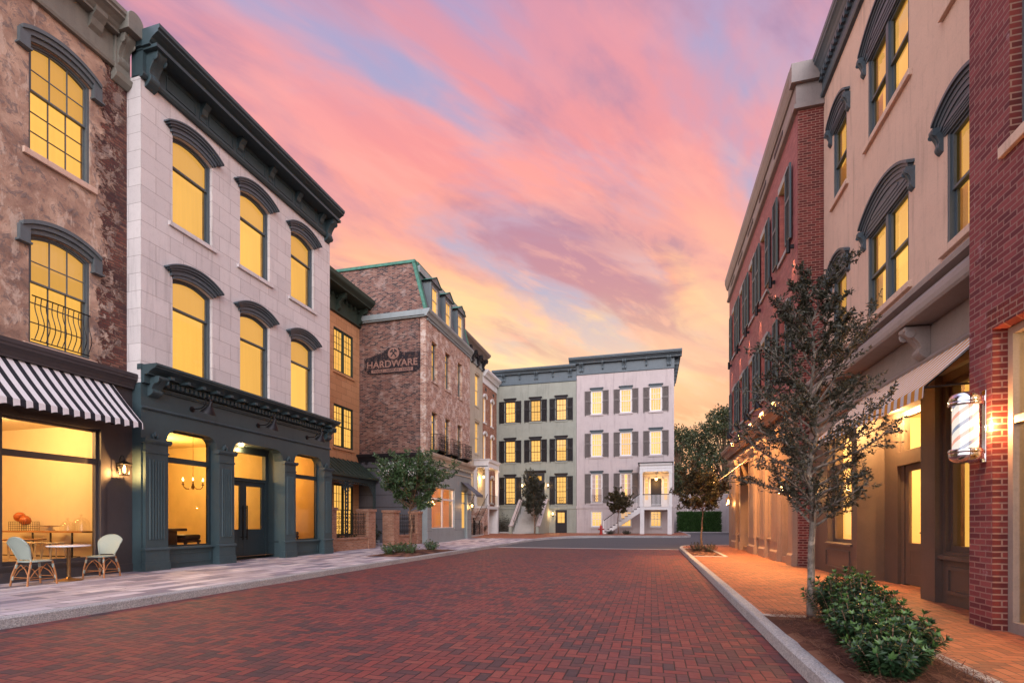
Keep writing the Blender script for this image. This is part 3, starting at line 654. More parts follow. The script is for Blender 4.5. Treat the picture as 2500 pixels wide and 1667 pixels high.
def shrub(name, label, loc, r, h, nst, mats, rnd, group=None, leaf=.055, whorls=7, cat='shrub', tips=True):
    t = thing(name, label, cat, loc, 0, group); st = MB(); lf = MB()
    for k in range(nst):
        an = k*2.399; rr = r*math.sqrt((k+.5)/nst); hh = h*(1-.45*(rr/r)**2)*rnd.uniform(.75, 1.12)
        b = Vector((math.cos(an)*rr*.45, math.sin(an)*rr*.45, 0)); e_ = Vector((math.cos(an)*rr*rnd.uniform(.8,1.15), math.sin(an)*rr*rnd.uniform(.8,1.15), hh))
        pts = [b.lerp(e_, q/4)+Vector((0, 0, .06*h*math.sin(q/4*3.14))) for q in range(5)]
        st.tube(pts, [.008, .007, .006, .005, .003], 4)
        for wv in range(whorls):
            f = .10+.90*wv/(whorls-1); q = min(3, int(f*4)); c0 = pts[q].lerp(pts[q+1], f*4-q); ax = (pts[q+1]-pts[q]).normalized()
            top = wv == whorls-1; nl = 7 if top else 5; a0 = rnd.random()*6.28
            u = ax.orthogonal().normalized(); v_ = ax.cross(u)
            for j in range(nl):
                w_ = a0+6.283*j/nl; rad = u*math.cos(w_)+v_*math.sin(w_)
                dd = rad*(.75 if top else 1.)+ax*(.9 if top else rnd.uniform(.1,.5)); ln = leaf*rnd.uniform(.75, 1.2)*(.8 if top else 1.)
                dd = dd.normalized(); s2 = dd.cross(ax).normalized() if dd.cross(ax).length > .01 else u; nn = s2.cross(dd); mi = 1 if (top and tips and rnd.random() < .75) else 0
                lf.add([c0, c0+dd*ln*.55+s2*ln*.21+nn*ln*.06, c0+dd*ln-nn*ln*.05, c0+dd*ln*.55-s2*ln*.21+nn*ln*.06], [(0,1,2),(0,2,3)], mi)
    st.build('stem', P['bark_brown'], t); lf.build('foliage', list(mats), t)
    return t
# ------------------------------------------------------------------ the ground, roads, kerbs
def lerp(a, b, t): return a+(b-a)*max(0, min(1, t))
def zroad(y): return lerp(-.13, .07, (y-25.7)/13.)
def zwalk(y): return lerp(0., .2, (y-29.)/8.)
def struct(o): o['kind'] = 'structure'; return o
g_ = MB(); g_.face([(-700,-700,-.4),(700,-700,-.4),(700,700,-.4),(-700,700,-.4)]); struct(g_.build('ground', P['earth']))
rd = MB(); rd.face([(-8.2,-9,-.13),(1.4,-9,-.13),(1.4,25.7,-.13),(-8.2,25.7,-.13)]); struct(rd.build('brick_road', P['road_brick']))
bs = MB(); bs.box(-8.0, 1.3, 25.62, 25.82, -.3, -.118); struct(bs.build('paving_edge', P['concrete']))
asp = MB(); ys = [25.7, 28, 30, 32, 34, 36, 38.7, 80]
for a, b in zip(ys, ys[1:]): asp.face([(-14,a,zroad(a)-.004),(60,a,zroad(a)-.004),(60,b,zroad(b)-.004),(-14,b,zroad(b)-.004)])
struct(asp.build('asphalt_road', P['asphalt']))
KL = [(-7.85,-9),(-7.85,8),(-7.85,22),(-7.82,26),(-7.72,29),(-7.5,31.5),(-7.1,33.6),(-6.3,35.4),(-5.0,36.8),(-3.1,37.7),(-1,38.2),(1.2,38.5),(2.1,38.9),(2.75,39.7),(3.0,41),(3.0,49),(3.0,58)]
KR = [(1.27,-9),(1.27,8),(1.27,22),(1.27,25.2),(1.36,26.5),(1.62,27.4),(2.15,28.1),(3.0,28.5),(4.5,28.7),(60,28.7)]
def smooth_path(p, it=2):
    for _ in range(it):
        q = [p[0]]
        for a, b in zip(p, p[1:]): q += [(a[0]*.75+b[0]*.25, a[1]*.75+b[1]*.25), (a[0]*.25+b[0]*.75, a[1]*.25+b[1]*.75)]
        p = q+[p[-1]]
    return p
def kerb(name, path, side, wd):                                 # granite lengths along a path, road on the other side
    mb = MB(); pts = [Vector((x, y, 0)) for x, y in smooth_path(path)]
    cum = [0]
    for a, b in zip(pts, pts[1:]): cum.append(cum[-1]+(b-a).length)
    def at(s):
        for k in range(len(cum)-1):
            if s <= cum[k+1]: return pts[k].lerp(pts[k+1], (s-cum[k])/max(1e-6, cum[k+1]-cum[k]))
        return pts[-1]
    s = 0; rnd = random.Random(3)
    while s < cum[-1]-.05:
        L = rnd.uniform(1.5, 2.4); n = 3; e = min(s+L, cum[-1]); ring_ = []
        for k in range(n+1):
            u = s+.004+(e-s-.008)*k/n; p = at(u); tg = (at(min(u+.05, cum[-1]))-at(max(u-.05, 0))).normalized(); nr = Vector((-tg.y, tg.x, 0))*side
            zt = zwalk(p.y)+.012; zb = zroad(p.y)-.15; j = rnd.uniform(-.006, .006)
            ring_.append([p+Vector((0,0,zb)), p+nr*(.012+j)+Vector((0,0,zt-.02)), p+nr*.03+Vector((0,0,zt)), p+nr*wd+Vector((0,0,zt)), p+nr*wd+Vector((0,0,zb))])
        vs = [q for r_ in ring_ for q in r_]; fs = []
        for k in range(n):
            for q in range(4): fs.append((k*5+q, k*5+q+1, (k+1)*5+q+1, (k+1)*5+q))
        fs += [(0,1,2,3,4), tuple(n*5+q for q in range(5))]
        mb.add(vs, fs); s = e
    return struct(mb.build(name, P['granite'], recalc=True))
kerb('kerb', KL, 1, .17); kerb('kerb', KR, -1, .15)
# flagstone pavement (left), rising gently at its far end
lw = MB(); rows = [-9, 22, 26, 29, 31, 33, 35, 37]
kx = lambda y: {-9: -7.98, 22: -7.98, 26: -7.94, 29: -7.84, 31: -7.68, 33: -7.36, 35: -6.64, 37: -4.9}[y]
for a, b in zip(rows, rows[1:]):
    m = 0 if a < 33 else 1
    lw.face([(-19,a,zwalk(a)),(kx(a),a,zwalk(a)),(kx(b),b,zwalk(b)),(-19,b,zwalk(b))], m)
struct(lw.build('pavement', [P['flagstone'], P['walk_brick']]))
fw = MB(); pts = [p for p in smooth_path(KL) if p[1] > 36.6 and p[1] < 50]
back = [(3.1, 50), (-19, 50), (-19, 36.6)]
fw.face([(p[0], p[1]+.0, .203) for p in pts]+[(x, y, .203) for x, y in back])
struct(fw.build('pavement', P['walk_brick']))
rw = MB(); pts = [p for p in smooth_path(KR) if p[0] < 7]
rw.face([(p[0]+.05, p[1]-.06 if p[1] > 27 else p[1], 0) for p in pts]+[(7, 28.6, 0), (7, -9, 0)])
struct(rw.build('pavement', P['walk_brick']))
sb = MB(); sb.box(1.42, 1.60, 7.3, 18.4, -.05, .004); struct(sb.build('pavement_border', P['walk_brick']))
# planting beds
def straw(mb, x0, x1, y0, y1, z, n, rnd):
    for _ in range(n):
        p = Vector((rnd.uniform(x0, x1), rnd.uniform(y0, y1), z+rnd.random()*.035)); a = rnd.random()*6.28; L = rnd.uniform(.05, .13)
        d_ = Vector((math.cos(a), math.sin(a), rnd.uniform(-.15,.25)))*L; s_ = Vector((-math.sin(a), math.cos(a), 0))*.0022
        mb.add([p-s_, p+s_, p+d_+s_+Vector((0,0,.004)), p+d_-s_+Vector((0,0,.004))], [(0,1,2,3)])
def bed(x0, x1, y0, y1, n, rnd, dome=.05):
    mb = MB(); N = 10; zz = lambda i, j: .006+dome*math.sin(math.pi*i/N)**.5*math.sin(math.pi*j/N)**.5+rnd.uniform(0,.012)
    grid = [[(lerp(x0,x1,i/N), lerp(y0,y1,j/N), zz(i,j)) for j in range(N+1)] for i in range(N+1)]
    for i in range(N):
        for j in range(N): mb.face([grid[i][j], grid[i+1][j], grid[i+1][j+1], grid[i][j+1]])
    straw(mb, x0+.02, x1-.02, y0+.02, y1-.02, dome*.8, n, rnd)
    o = mb.build('pine_straw_mulch', P['mulch']); o['kind'] = 'stuff'; return o
rb = random.Random(5)
bed(1.40, 2.42, 3.4, 7.15, 9000, rb, .07); bed(-9.75, -8.05, 15.9, 20.6, 1500, rb, .05); bed(1.45, 2.45, 19.0, 24.2, 900, rb, .04); bed(-10.2, -8.6, 40.2, 41.9, 150, rb, .04)
for o_, z_ in ((bpy.data.objects['pine_straw_mulch.003'], .2),): o_.location.z = z_
be = MB()
for x0, x1, y0, y1 in ((2.42, 2.54, 3.3, 7.27), (1.40, 2.42, 7.15, 7.27), (2.45, 2.57, 18.9, 24.3), (1.42, 2.45, 24.2, 24.32), (1.42, 2.45, 18.88, 19.0)): be.box(x0, x1, y0, y1, -.05, .022)
struct(be.build('bed_edging', P['concrete'], bevel=.01))
# ------------------------------------------------------------------ A: aged stucco building with the striped awning
A = Bd('stucco_building', 'weathered stucco building with exposed brick at its edge, above a black and white awning', 'building', 'L', -12.475, 3.9)
X = A.x
wins = [(X(8.10), 8.94, 1.20, 2.24, .15), (X(8.10), 4.93, 1.20, 2.24, .15), (X(5.6), 8.94, 1.20, 2.24, .15), (X(5.6), 4.93, 1.20, 2.24, .15)]
shell(A, 0, X(9.545), 4.6, 12.15, 7, [hole(*w) for w in wins], P['aged_stucco'])
wA = window(A.root, (wins[0][0], 0, wins[0][1]), 1.20, 2.24, .15, 3, (2, 3), .60, P['blue_grey'], None, blind='blind', rec=.07, fr=.05, mun=.02, sash=.035)
q = MB(); q.box(-.72, .72, -.07, .0, -.13, 0); q.build('sill', P['tan_stucco'], wA, bevel=.01)
archhood(wA, 1.26, 2.24, .16, [(.0, .10, .05, .0), (.10, .24, .10, .11), (.20, .28, .14, .14)], P['blue_grey'], ears=[(.62, .80, -.18, .14, .10), (.60, .84, -.22, -.18, .13)])
for w in wins[1:]: dup(wA, A.root, (w[0], 0, w[1]))
for xx in (X(8.10), X(5.6)):                                     # bowed iron guards in front of the lower windows
    gd = MB(); gd.tube([(-.57,-.05,1.0),(.57,-.05,1.0)], .014, 6); gd.tube([(-.57,-.03,.09),(.57,-.03,.09)], .012, 6)
    for k in range(11):
        x0 = -.52+1.04*k/10; gd.tube([(x0+.025*math.sin(t*7.5), -.04-.15*math.sin(t*3.14)**2*(1.2-t), .09+.91*t) for t in [i/12 for i in range(13)]], .009, 5)
    gd.build('window_guard', P['iron'], A.root, (xx, 0, 4.93))
c = MB(); W_ = X(9.2)
c.box(0, W_, -.05, 0, 12.15, 13.0); mould(c, 0, W_, [(0,12.1),(-.09,12.1),(-.11,12.16),(-.11,12.22),(-.05,12.26),(0,12.26)])
mould(c, 0, W_, crown(0, 12.86, .5, .44)); c.box(0, W_, 0, .5, 12.9, 13.2)
for k in range(6): modillion(c, X(8.75)-k*1.0, 12.98, .26, .46, .30)
c.build('cornice', P['sage_grey'], A.root)
c = MB(); xb = X(9.38)                                           # the rounded end block with its scroll
c.box(xb-.20, xb+.16, -.12, 0, 12.0, 13.05); c.prism([(0,12.0),(-.2,12.0),(-.16,11.88),(-.05,11.80),(0,11.80)], 'x', xb-.22, xb+.17)
c.prism([(xb-.22, 12.92), (xb+.16, 12.92)]+[(xb-.03+.19*math.cos(t*math.pi/10), 13.22+.19*math.sin(t*math.pi/10)) for t in range(11)], 'y', -.55, .3)
scroll(c, xb-.02, 12.92, .26, .80, .36); c.build('end_block', P['sage_grey'], A.root, bevel=.01)
# its shopfront stands 17 cm proud
f = MB(); yf = -.17; sx0, sx1, gx0, gx1 = 0, X(9.55), X(6.93), X(8.78)
f.wall(sx0, sx1, 0, 4.5, yf, .0, [(gx0, gx1, .34, 3.34)])
mould(f, sx0, sx1-.02, [(y+yf, z) for y, z in crown(0, 4.46, .2, .36)]); f.box(sx0, sx1-.02, -.02, .35, 4.5, 4.82)
f.strip([(gx0-.1,.26),(gx1+.12,.26),(gx1+.12,3.44),(gx0-.1,3.44)], [(gx0,.34),(gx1,.34),(gx1,3.34),(gx0,3.34)], yf-.03, yf, closed=True)
f.strip([(gx0-.05,.30),(gx1+.06,.30),(gx1+.06,3.39),(gx0-.05,3.39)], [(gx0,.34),(gx1,.34),(gx1,3.34),(gx0,3.34)], yf-.05, yf-.03, closed=True)
f.box(sx0, sx1, yf-.02, yf, 0, .2); f.build('storefront', P['charcoal'], A.root)
wf = MB(); wf.strip([(gx0,.34),(gx1,.34),(gx1,3.34),(gx0,3.34)], [(gx0+.05,.42),(gx1-.05,.42),(gx1-.05,3.28),(gx0+.05,3.28)], -.12, -.02, closed=True); wf.box(gx0+.05, gx1-.05, -.12, -.02, 2.54, 2.67)
wo = wf.build('shop_window', P['charcoal'], A.root)
gl = MB(); gl.face([(gx0+.05,-.06,.42),(gx1-.05,-.06,.42),(gx1-.05,-.06,3.28),(gx0+.05,-.06,3.28)]); gl.build('pane', P['glass'], wo)
room(A, .3, X(9.3), .0, 4.6, .12, 3.6, P['room'])
for yy in (1.0, 2.6):
    dl = MB(); dl.lathe([(0, 3.58), (.10, 3.58), (.10, 3.598), (0, 3.598)], (X(8.3), yy, 0), 14); dl.build('downlight', P['bulb_soft'], A.root)
lamp('shop_light', (X(7.6), 1.3, 3.3), 190, (1,.56,.20), r=.25, parent=A.root); lamp('shop_light', (X(6.0), 2.6, 3.3), 190, (1,.56,.20), r=.25, parent=A.root)
awning('striped_awning', 'black and white striped awning with scalloped edge', A.w(X(9.06)-5.145, yf-.03, 0), A.rz, 5.145, .92, 4.46, 3.50, .15, [P['white_fabric'], P['black_fabric']], .205)
lantern(A.w(X(9.20), yf, 2.50), A.rz, 'black lantern glowing on the charcoal pier beside the cafe window', 'wall lanterns', .34, 130)

# inside: bar counter along the end wall, stools, basket, glass domes
def Aw(x, y, z=0): return A.w(X(x), y, z)
t = thing('bar_counter', 'long oak bar counter on black pipe legs inside the cafe window', 'counter', (-14.2, 8.92, .12))
m = MB(); m.box(-1.5, 1.42, -.2, .2, .84, .88); m.build('counter_top', P['oak'], t, bevel=.006)
for x in (-1.35, -.25, .35, 1.05):
    m = MB(); m.tube([(x,-.15,0),(x,-.15,.84)], .02, 8); m.build('leg', P['iron'], t)
m = MB(); m.tube([(-1.35,-.15,.28),(1.3,-.15,.28)], .014, 6); m.build('foot_rail', P['iron'], t)
def stool(loc, label):
    t = thing('bar_stool', label, 'stool', loc, 0, 'white metal stools along the bar counter')
    m = MB(); m.box(-.15,.15,-.15,.15,.60,.625); m.build('seat', P['off_white'], t, bevel=.012)
    for sx in (-1,1):
        for sy in (-1,1):
            m = MB(); m.tube([(sx*.12,sy*.12,.61),(sx*.16,sy*.16,.2),(sx*.19,sy*.19,0)], .014, 6); m.build('leg', P['off_white'], t)
    m = MB(); m.tube([(-.165,-.165,.2),(.165,-.165,.2),(.165,.165,.2),(-.165,.165,.2),(-.165,-.165,.2)], .009, 5); m.build('stretcher', P['off_white'], t)
for k, (x, lb) in enumerate(((-15.4,'white metal stool at the far window-side end of the bar, under the wire basket'),(-14.85,'white metal stool second along the bar from the basket end'),(-14.3,'white metal stool in the middle of the bar row'),(-13.75,'white metal stool under the white cake stand'),(-13.25,'white metal stool below the glass domes'))):
    stool((x, 8.45, .12), lb)
t = thing('wire_basket', 'dark wire basket holding gourds on the bar counter', 'basket', (-15.0, 8.92, 1.0))
m = MB()
for k in range(9):
    x = -.30+.6*k/8
    m.tube([(x,-.14,.0),(x,-.14,.22)], .004, 4); m.tube([(x,.14,.0),(x,.14,.22)], .004, 4)
for z in (0,.055,.11,.165,.22): m.tube([(-.3,-.14,z),(.3,-.14,z),(.3,.14,z),(-.3,.14,z),(-.3,-.14,z)], .004, 4)
m.build('wire_frame', P['iron'], t)
for k, (x, z, lb) in enumerate(((-15.12,1.34,'orange gourd lying highest on the wire basket'),(-14.92,1.25,'round orange gourd sunk into the wire basket'))):
    m = MB(); m.lathe([(0,-.11),(.07,-.10),(.115,-.03),(.11,.04),(.07,.10),(.02,.125),(0,.13)], n=16); m.xform(Matrix.Rotation(R(55-70*k), 4, 'Y'))
    o = m.build('gourd', P['gourd'], smooth=True); o.location = (x, 8.9, z); tag(o, lb, 'gourd')
for x, r_, h_, lb in ((-13.52,.15,.24,'smaller glass cake dome on the bar counter'),(-13.08,.17,.33,'tall glass cake dome at the end of the bar counter')):
    m = MB(); m.lathe([(r_,0),(r_,h_*.45),(r_*.86,h_*.72),(r_*.5,h_*.92),(.02,h_),(.02,h_+.02),(.035,h_+.05),(0,h_+.075)], n=20); o = m.build('cake_dome', P['jar'], smooth=True); o.location = (x, 8.92, 1.003); tag(o, lb, 'cake dome')
m = MB(); m.lathe([(0,0),(.10,0),(.09,.02),(.05,.05),(.05,.09),(.21,.11),(.22,.125),(0,.125)], n=24); o = m.build('cake_stand', P['off_white'], smooth=True); o.location = (-14.1, 8.92, 1.003); tag(o, 'white footed cake stand on the bar counter', 'cake stand')
t = thing('cafe_table', 'round oak table inside the cafe window on a black stem', 'table', Aw(7.75, .55, .12))
m = MB(); m.lathe([(0,.70),(.36,.70),(.36,.73),(0,.73)], n=28); m.build('table_top', P['oak'], t)
m = MB(); m.lathe([(.2,0),(.2,.02),(.03,.05),(.025,.70)], n=14); m.build('pedestal', P['iron'], t)

# bistro table and rattan chairs on the pavement
t = thing('bistro_table', 'round white marble table with a brass foot on the pavement', 'table', (-11.67, 7.72, .003))
m = MB(); m.lathe([(0,.70),(.34,.70),(.36,.708),(.36,.722),(.355,.73),(0,.73)], n=36); m.build('table_top', P['marble'], t, smooth=True)
m = MB(); m.lathe([(.0,0),(.24,0),(.24,.012),(.16,.03),(.06,.05),(.035,.075),(.033,.66),(.06,.70),(0,.70)], n=24); m.build('pedestal', P['brass'], t, smooth=True)
def bistro(loc, rz, label):
    t = thing('bistro_chair', label, 'chair', loc, rz, 'rattan bistro chairs by the cafe')   # faces +x
    m = MB(); pts = [(.23*math.copysign(abs(math.cos(a))**.7, math.cos(a)), .22*math.copysign(abs(math.sin(a))**.7, math.sin(a))) for a in [2*math.pi*k/20 for k in range(20)]]
    m.prism(pts, 'z', .445, .475); m.build('seat', P['weave'], t, bevel=.01)
    m = MB(); N = 10                                             # curved, tapering back of woven cane
    def bp(u, v): # u across -1..1, v up 0..1
        wd = .155+.085*math.sin(min(1, v*1.15)*1.57)-.03*max(0, v-.8)*5*.3; z = .50+.42*v-.10*(abs(u)**2.6)*max(0, v-.55)/.45*1.0
        return (-.20-.13*v+.035*u*u, u*wd, z)
    g = [[bp(-1+2*i/N, j/8) for j in range(9)] for i in range(N+1)]
    for i in range(N):
        for j in range(8):
            m.face([g[i][j], g[i+1][j], g[i+1][j+1], g[i][j+1]]); m.face([tuple(a-b for a, b in zip(p, (.018,0,0))) for p in (g[i][j], g[i][j+1], g[i+1][j+1], g[i+1][j])])
    m.build('backrest', P['weave'], t, smooth=True)
    m = MB(); edge = [g[0][j] for j in range(9)]+[g[i][8] for i in range(1, N+1)]+[g[N][j] for j in range(7, -1, -1)]
    m.tube([(-.17, -.17, .44)]+[(p[0]-.009, p[1], p[2]) for p in edge]+[(-.17, .17, .44)], .016, 8); m.build('back_frame', P['weave'], t, smooth=True)
    ft = []
    for sx, sy, fx, fy in ((1,1,.235,.215),(1,-1,.235,-.215),(-1,1,-.27,.215),(-1,-1,-.27,-.215)):
        m = MB(); m.tube([(sx*.18, sy*.17, .455), (fx*.92, fy*.96, .2), (fx, fy, 0)], .0165, 8); lg = m.build('leg', P['rattan'], t, smooth=True)
        for f in (.12, .60):
            b = MB(); p0 = Vector((sx*.18, sy*.17, .455)).lerp(Vector((fx, fy, 0)), f); p1 = Vector((sx*.18, sy*.17, .455)).lerp(Vector((fx, fy, 0)), f+.16); b.tube([p0, p1], .0205, 8); b.build('binding', P['weave'], lg)
    m = MB()
    for a, b in (((.2,.2,.12),(-.235,.2,.12)),((.2,-.2,.12),(-.235,-.2,.12)),((.2,.2,.16),(.2,-.2,.16)),((-.235,.2,.16),(-.235,-.2,.16))):
        a, b = Vector(a), Vector(b); mid = (a+b)/2+Vector((0,0,.24)); m.tube([a.lerp(mid, 0), a*.55+mid*.45+Vector((0,0,.045)), mid, b*.55+mid*.45+Vector((0,0,.045)), b], .009, 6); m.tube([a, b], .008, 6)
    m.build('hoop', P['rattan'], t, smooth=True); return t
bistro((-11.50, 7.02, .003), R(92), 'aqua woven rattan chair seen from the side, facing the marble table')
bistro((-11.66, 8.36, .003), R(-70), 'aqua woven rattan chair with its rounded back towards the charcoal pier')
# ------------------------------------------------------------------ B: pale limestone building with the dark teal shopfront
B = Bd('limestone_building', 'pale limestone building with dark teal shopfront and bracketed teal cornice', 'building', 'L', -12.03, 9.55)
X = B.x; WB = X(17.10)
wx = [X(11.02), X(13.27), X(15.52)]
wins = [(x, z, 1.24, h, .14) for z, h in ((9.0, 2.26), (5.12, 2.42)) for x in wx]
shell(B, 0, WB, 4.63, 12.15, 8, [hole(*w) for w in wins], P['limestone'])
m = MB(); m.box(0, .35, .345, 8, 0, 4.4); m.build('base_wall', P['limestone'], B.root); m = MB(); m.box(WB-.35, WB, .345, 8, 0, 4.4); m.build('base_wall', P['limestone'], B.root)
tops = []
for zb, hh in ((9.0, 2.26), (5.12, 2.42)):
    w0 = window(B.root, (wx[0], 0, zb), 1.24, hh, .14, 1, (1, 1), .695 if zb > 6 else .72, P['steel_blue'], P['steel_blue'], blind='blind', rec=.12, fr=.055, sash=.05)
    if zb > 6: q = MB(); q.box(-.74, .74, -.06, .1, -.12, 0); q.build('sill', P['limestone'], w0, bevel=.01)
    archhood(w0, 1.26, hh, .145, [(.0, .10, .04, .0), (.09, .22, .07, .07), (.20, .27, .11, .13), (.26, .33, .15, .19), (.32, .36, .18, .24)], P['steel_blue'])
    for x in wx[1:]: dup(w0, B.root, (x, 0, zb))
c = MB()
c.box(0, WB, -.06, .3, 12.12, 12.75); mould(c, -.04, WB+.04, [(0,12.06),(-.09,12.06),(-.13,12.12),(-.13,12.17),(-.06,12.21),(0,12.21)])
for k in range(5):
    xa = .62+k*(WB-1.1)/5
    panel(c, xa, xa+(WB-1.1)/5-.42, 12.26, 12.62, -.06, .025, .02); modillion(c, xa+(WB-1.1)/5-.18, 12.76, .18, .40, .26)
    panel(c, xa+(WB-1.1)/5-.30, xa+(WB-1.1)/5-.06, 12.26, 12.45, -.06, .02, .015)
c.box(0, WB, -.5, .3, 12.72, 12.80); mould(c, -.05, WB+.05, [(y-.06, z) for y, z in crown(0, 12.78, .58, .40)]); c.box(-.05, WB+.05, -.08, .3, 12.80, 13.17)
c.build('cornice', P['teal'], B.root)
for x in (.22, WB-.22):
    s_ = MB(); scroll(s_, x, 12.76, .26, .85, .42); s_.build('scroll_bracket', P['teal'], B.root, bevel=.008)
# shopfront
f = MB(); PIL = [(9.60, 10.20), (11.80, 12.34), (14.50, 15.04), (16.64, 17.12)]; OP = [(10.20, 11.80), (12.34, 14.50), (15.04, 16.64)]
def rc(a, b, zt, r): return lambda x: zt-r+math.sqrt(max(0, r*r-max(0, r-min(x-a, b-x))**2)) if min(x-a, b-x) < r else zt
f.wall(0, WB, 0, 4.62, 0, .338, [(X(a), X(b), 0, 3.62, rc(X(a), X(b), 3.62, .36)) for a, b in OP])
mould(f, 0, WB+.02, [(0,4.0),(-.035,4.0),(-.05,4.03),(-.035,4.07),(0,4.07)])
for a, b in OP:                                                   # bead round each opening head
    xa, xb = X(a), X(b); fn = rc(xa, xb, 3.62, .36); o = [(xa+(xb-xa)*k/28, fn(xa+(xb-xa)*k/28)) for k in range(29)]
    cx_ = (xa+xb)/2; f.strip([(cx_+(x-cx_)*1.03, z+.04) for x, z in o], o, -.025, 0)
f.build('storefront', P['teal'], B.root)
c = MB(); mould(c, .0, WB, crown(0, 4.82, .50, .24)); c.box(0, WB, -.1, 0, 4.62, 4.82); c.box(-.02, WB+.02, -.04, .1, 4.95, 5.08)
mould(c, .35, WB-.35, [(-.0,4.50),(-.05,4.50),(-.05,4.54),(-.08,4.54),(-.08,4.58),(0,4.58)])
for k in range(50):
    x = .44+(WB-.88)*k/49; c.box(x-.040, x+.040, -.19, -.101, 4.635, 4.745)
for k in range(15):
    x = .5+(WB-1.0)*k/14; c.box(x-.05, x+.05, -.42, -.101, 4.775, 4.845)
c.build('storefront_cornice', P['teal'], B.root)
for x in (.30, WB-.24):
    s_ = MB(); scroll(s_, x, 4.80, .28, .48, .38); s_.build('scroll_bracket', P['teal'], B.root, bevel=.006)
for a, b in PIL:
    p = MB(); xa, xb = X(a), X(b); xm = (xa+xb)/2
    p.box(xa, xb, -.09, 0, .0, 3.22); p.box(xa-.04, xb+.04, -.13, -.0, 0, .22); p.box(xa-.02, xb+.02, -.11, 0, .22, .52); mould(p, xa-.05, xb+.05, [(0,.52),(-.14,.52),(-.12,.57),(-.09,.58),(0,.58)])
    mould(p, xa-.06, xb+.06, [(0,3.16),(-.11,3.16),(-.16,3.22),(-.16,3.27),(0,3.27)]); mould(p, xa-.02, xb+.02, [(0,2.92),(-.11,2.92),(-.11,2.96),(0,2.96)])
    nf = 6; fw_ = (xb-xa-.16)/nf
    for k in range(nf): p.tube([(xa+.08+fw_*(k+.5), -.09, .78), (xa+.08+fw_*(k+.5), -.09, 2.76)], fw_*.38, 8)
    for k in (-.06, 0, .06): p.lathe([(0,3.28),(.028,3.30),(.032,3.35),(.015,3.41),(0,3.43)], (xm+k, -.03, .05 if k == 0 else 0), 8)
    p.build('pilaster', P['teal'], B.root)
for a, b in (OP[0], OP[2]):
    xa, xb = X(a), X(b); w_ = MB(); w_.box(xa, xb, .14, .24, 0, .50); panel(w_, xa+.08, xb-.08, .12, .40, .14, .03, .02); mould(w_, xa, xb, [(.24,.50),(.06,.50),(.06,.53),(.10,.56),(.24,.56)])
    wo = w_.build('bulkhead', P['teal'], B.root)
    w_ = MB(); w_.strip([(xa,.56),(xb,.56),(xb,3.64),(xa,3.64)], [(xa+.07,.60),(xb-.07,.60),(xb-.07,3.58),(xa+.07,3.58)], .22, .32, closed=True); w_.box(xa+.07, xb-.07, .20, .32, 2.78, 2.92)
    wo = w_.build('shop_window', P['teal_dark'], B.root); gl = MB(); gl.face([(xa+.07,.27,.60),(xb-.07,.27,.60),(xb-.07,.27,3.58),(xa+.07,.27,3.58)]); gl.build('pane', P['glass'], wo)
# recessed entrance
xa, xb = X(12.34), X(14.50); ry = .62
e_ = MB(); e_.box(xa-.10, xa, .34, ry, 0, 3.66); e_.box(xb, xb+.10, .34, ry, 0, 3.66); panel(e_, xa, xa, 0, 0, 0) if False else None
e_.box(xa-.1, xb+.1, .34, ry, 3.62, 3.72); e_.box(xa, xa+.16, ry-.04, ry+.1, 0, 3.62); e_.box(xb-.14, xb, ry-.04, ry+.1, 0, 3.62); e_.box(xa+.16, xb-.14, ry-.04, ry+.1, 2.52, 2.62); e_.box(xa+.16, xb-.14, ry-.04, ry+.1, 3.42, 3.62)
e_.box(xb-.02, xb, .18, ry, .52, .57); e_.build('entrance_recess', P['teal_dark'], B.root)
ds = MB(); ds.box(xa-.05, xb+.05, .14, ry+.1, -.02, .02); ds.build('threshold', P['flagstone'], B.root)
gl = MB(); gl.face([(xa+.16,ry+.03,2.62),(xb-.14,ry+.03,2.62),(xb-.14,ry+.03,3.42),(xa+.16,ry+.03,3.42)]); gl.build('transom_pane', P['glass'], B.root)
dw = (xb-.14-xa-.16)/2
def bdoor(x, hs):
    d_ = MB(); d_.strip([(0,0),(dw-.006,0),(dw-.006,2.50),(0,2.50)], [(.13,.95),(dw-.136,.95),(dw-.136,2.34),(.13,2.34)], -.03, .03, closed=True); d_.box(.1, dw-.1, -.02, .02, .05, .95); panel(d_, .16, dw-.166, .25, .80, -.02, .03, .012)
    o = d_.build('door', P['teal_dark'], B.root, (x, ry+.03, .025)); gl = MB(); gl.face([(.13,0,.95),(dw-.136,0,.95),(dw-.136,0,2.34),(.13,0,2.34)]); gl.build('pane', P['glass'], o)
    hx = dw-.09 if hs else .08; hd = MB(); hd.tube([(hx,-.11,.62),(hx,-.11,1.72)], .02, 8)
    for z in (.7, 1.64): hd.tube([(hx,-.11,z),(hx,-.02,z)], .012, 6)
    hd.build('handle', P['iron'], o)
bdoor(xa+.16, True); bdoor(xa+.16+dw, False)
dl = MB(); dl.lathe([(0, 3.60), (.07, 3.60), (.075, 3.622), (0, 3.622)], ((xa+xb)/2-.2, .5, 0), 14); dl.build('downlight', P['bulb_soft'], B.root); lamp('entrance_light', ((xa+xb)/2-.2, .5, 3.5), 30, r=.06, parent=B.root)
room(B, .36, X(14.66), .36, 6.2, .12, 3.9, P['room_gold']); room(B, X(14.70), WB-.36, .36, 4.2, .12, 3.9, P['room_gold'])
lamp('shop_light', (X(12.6), 3.0, 3.3), 260, (1,.60,.20), r=.25, parent=B.root); lamp('shop_light', (X(15.8), 2.4, 3.3), 130, (1,.56,.20), r=.25, parent=B.root)
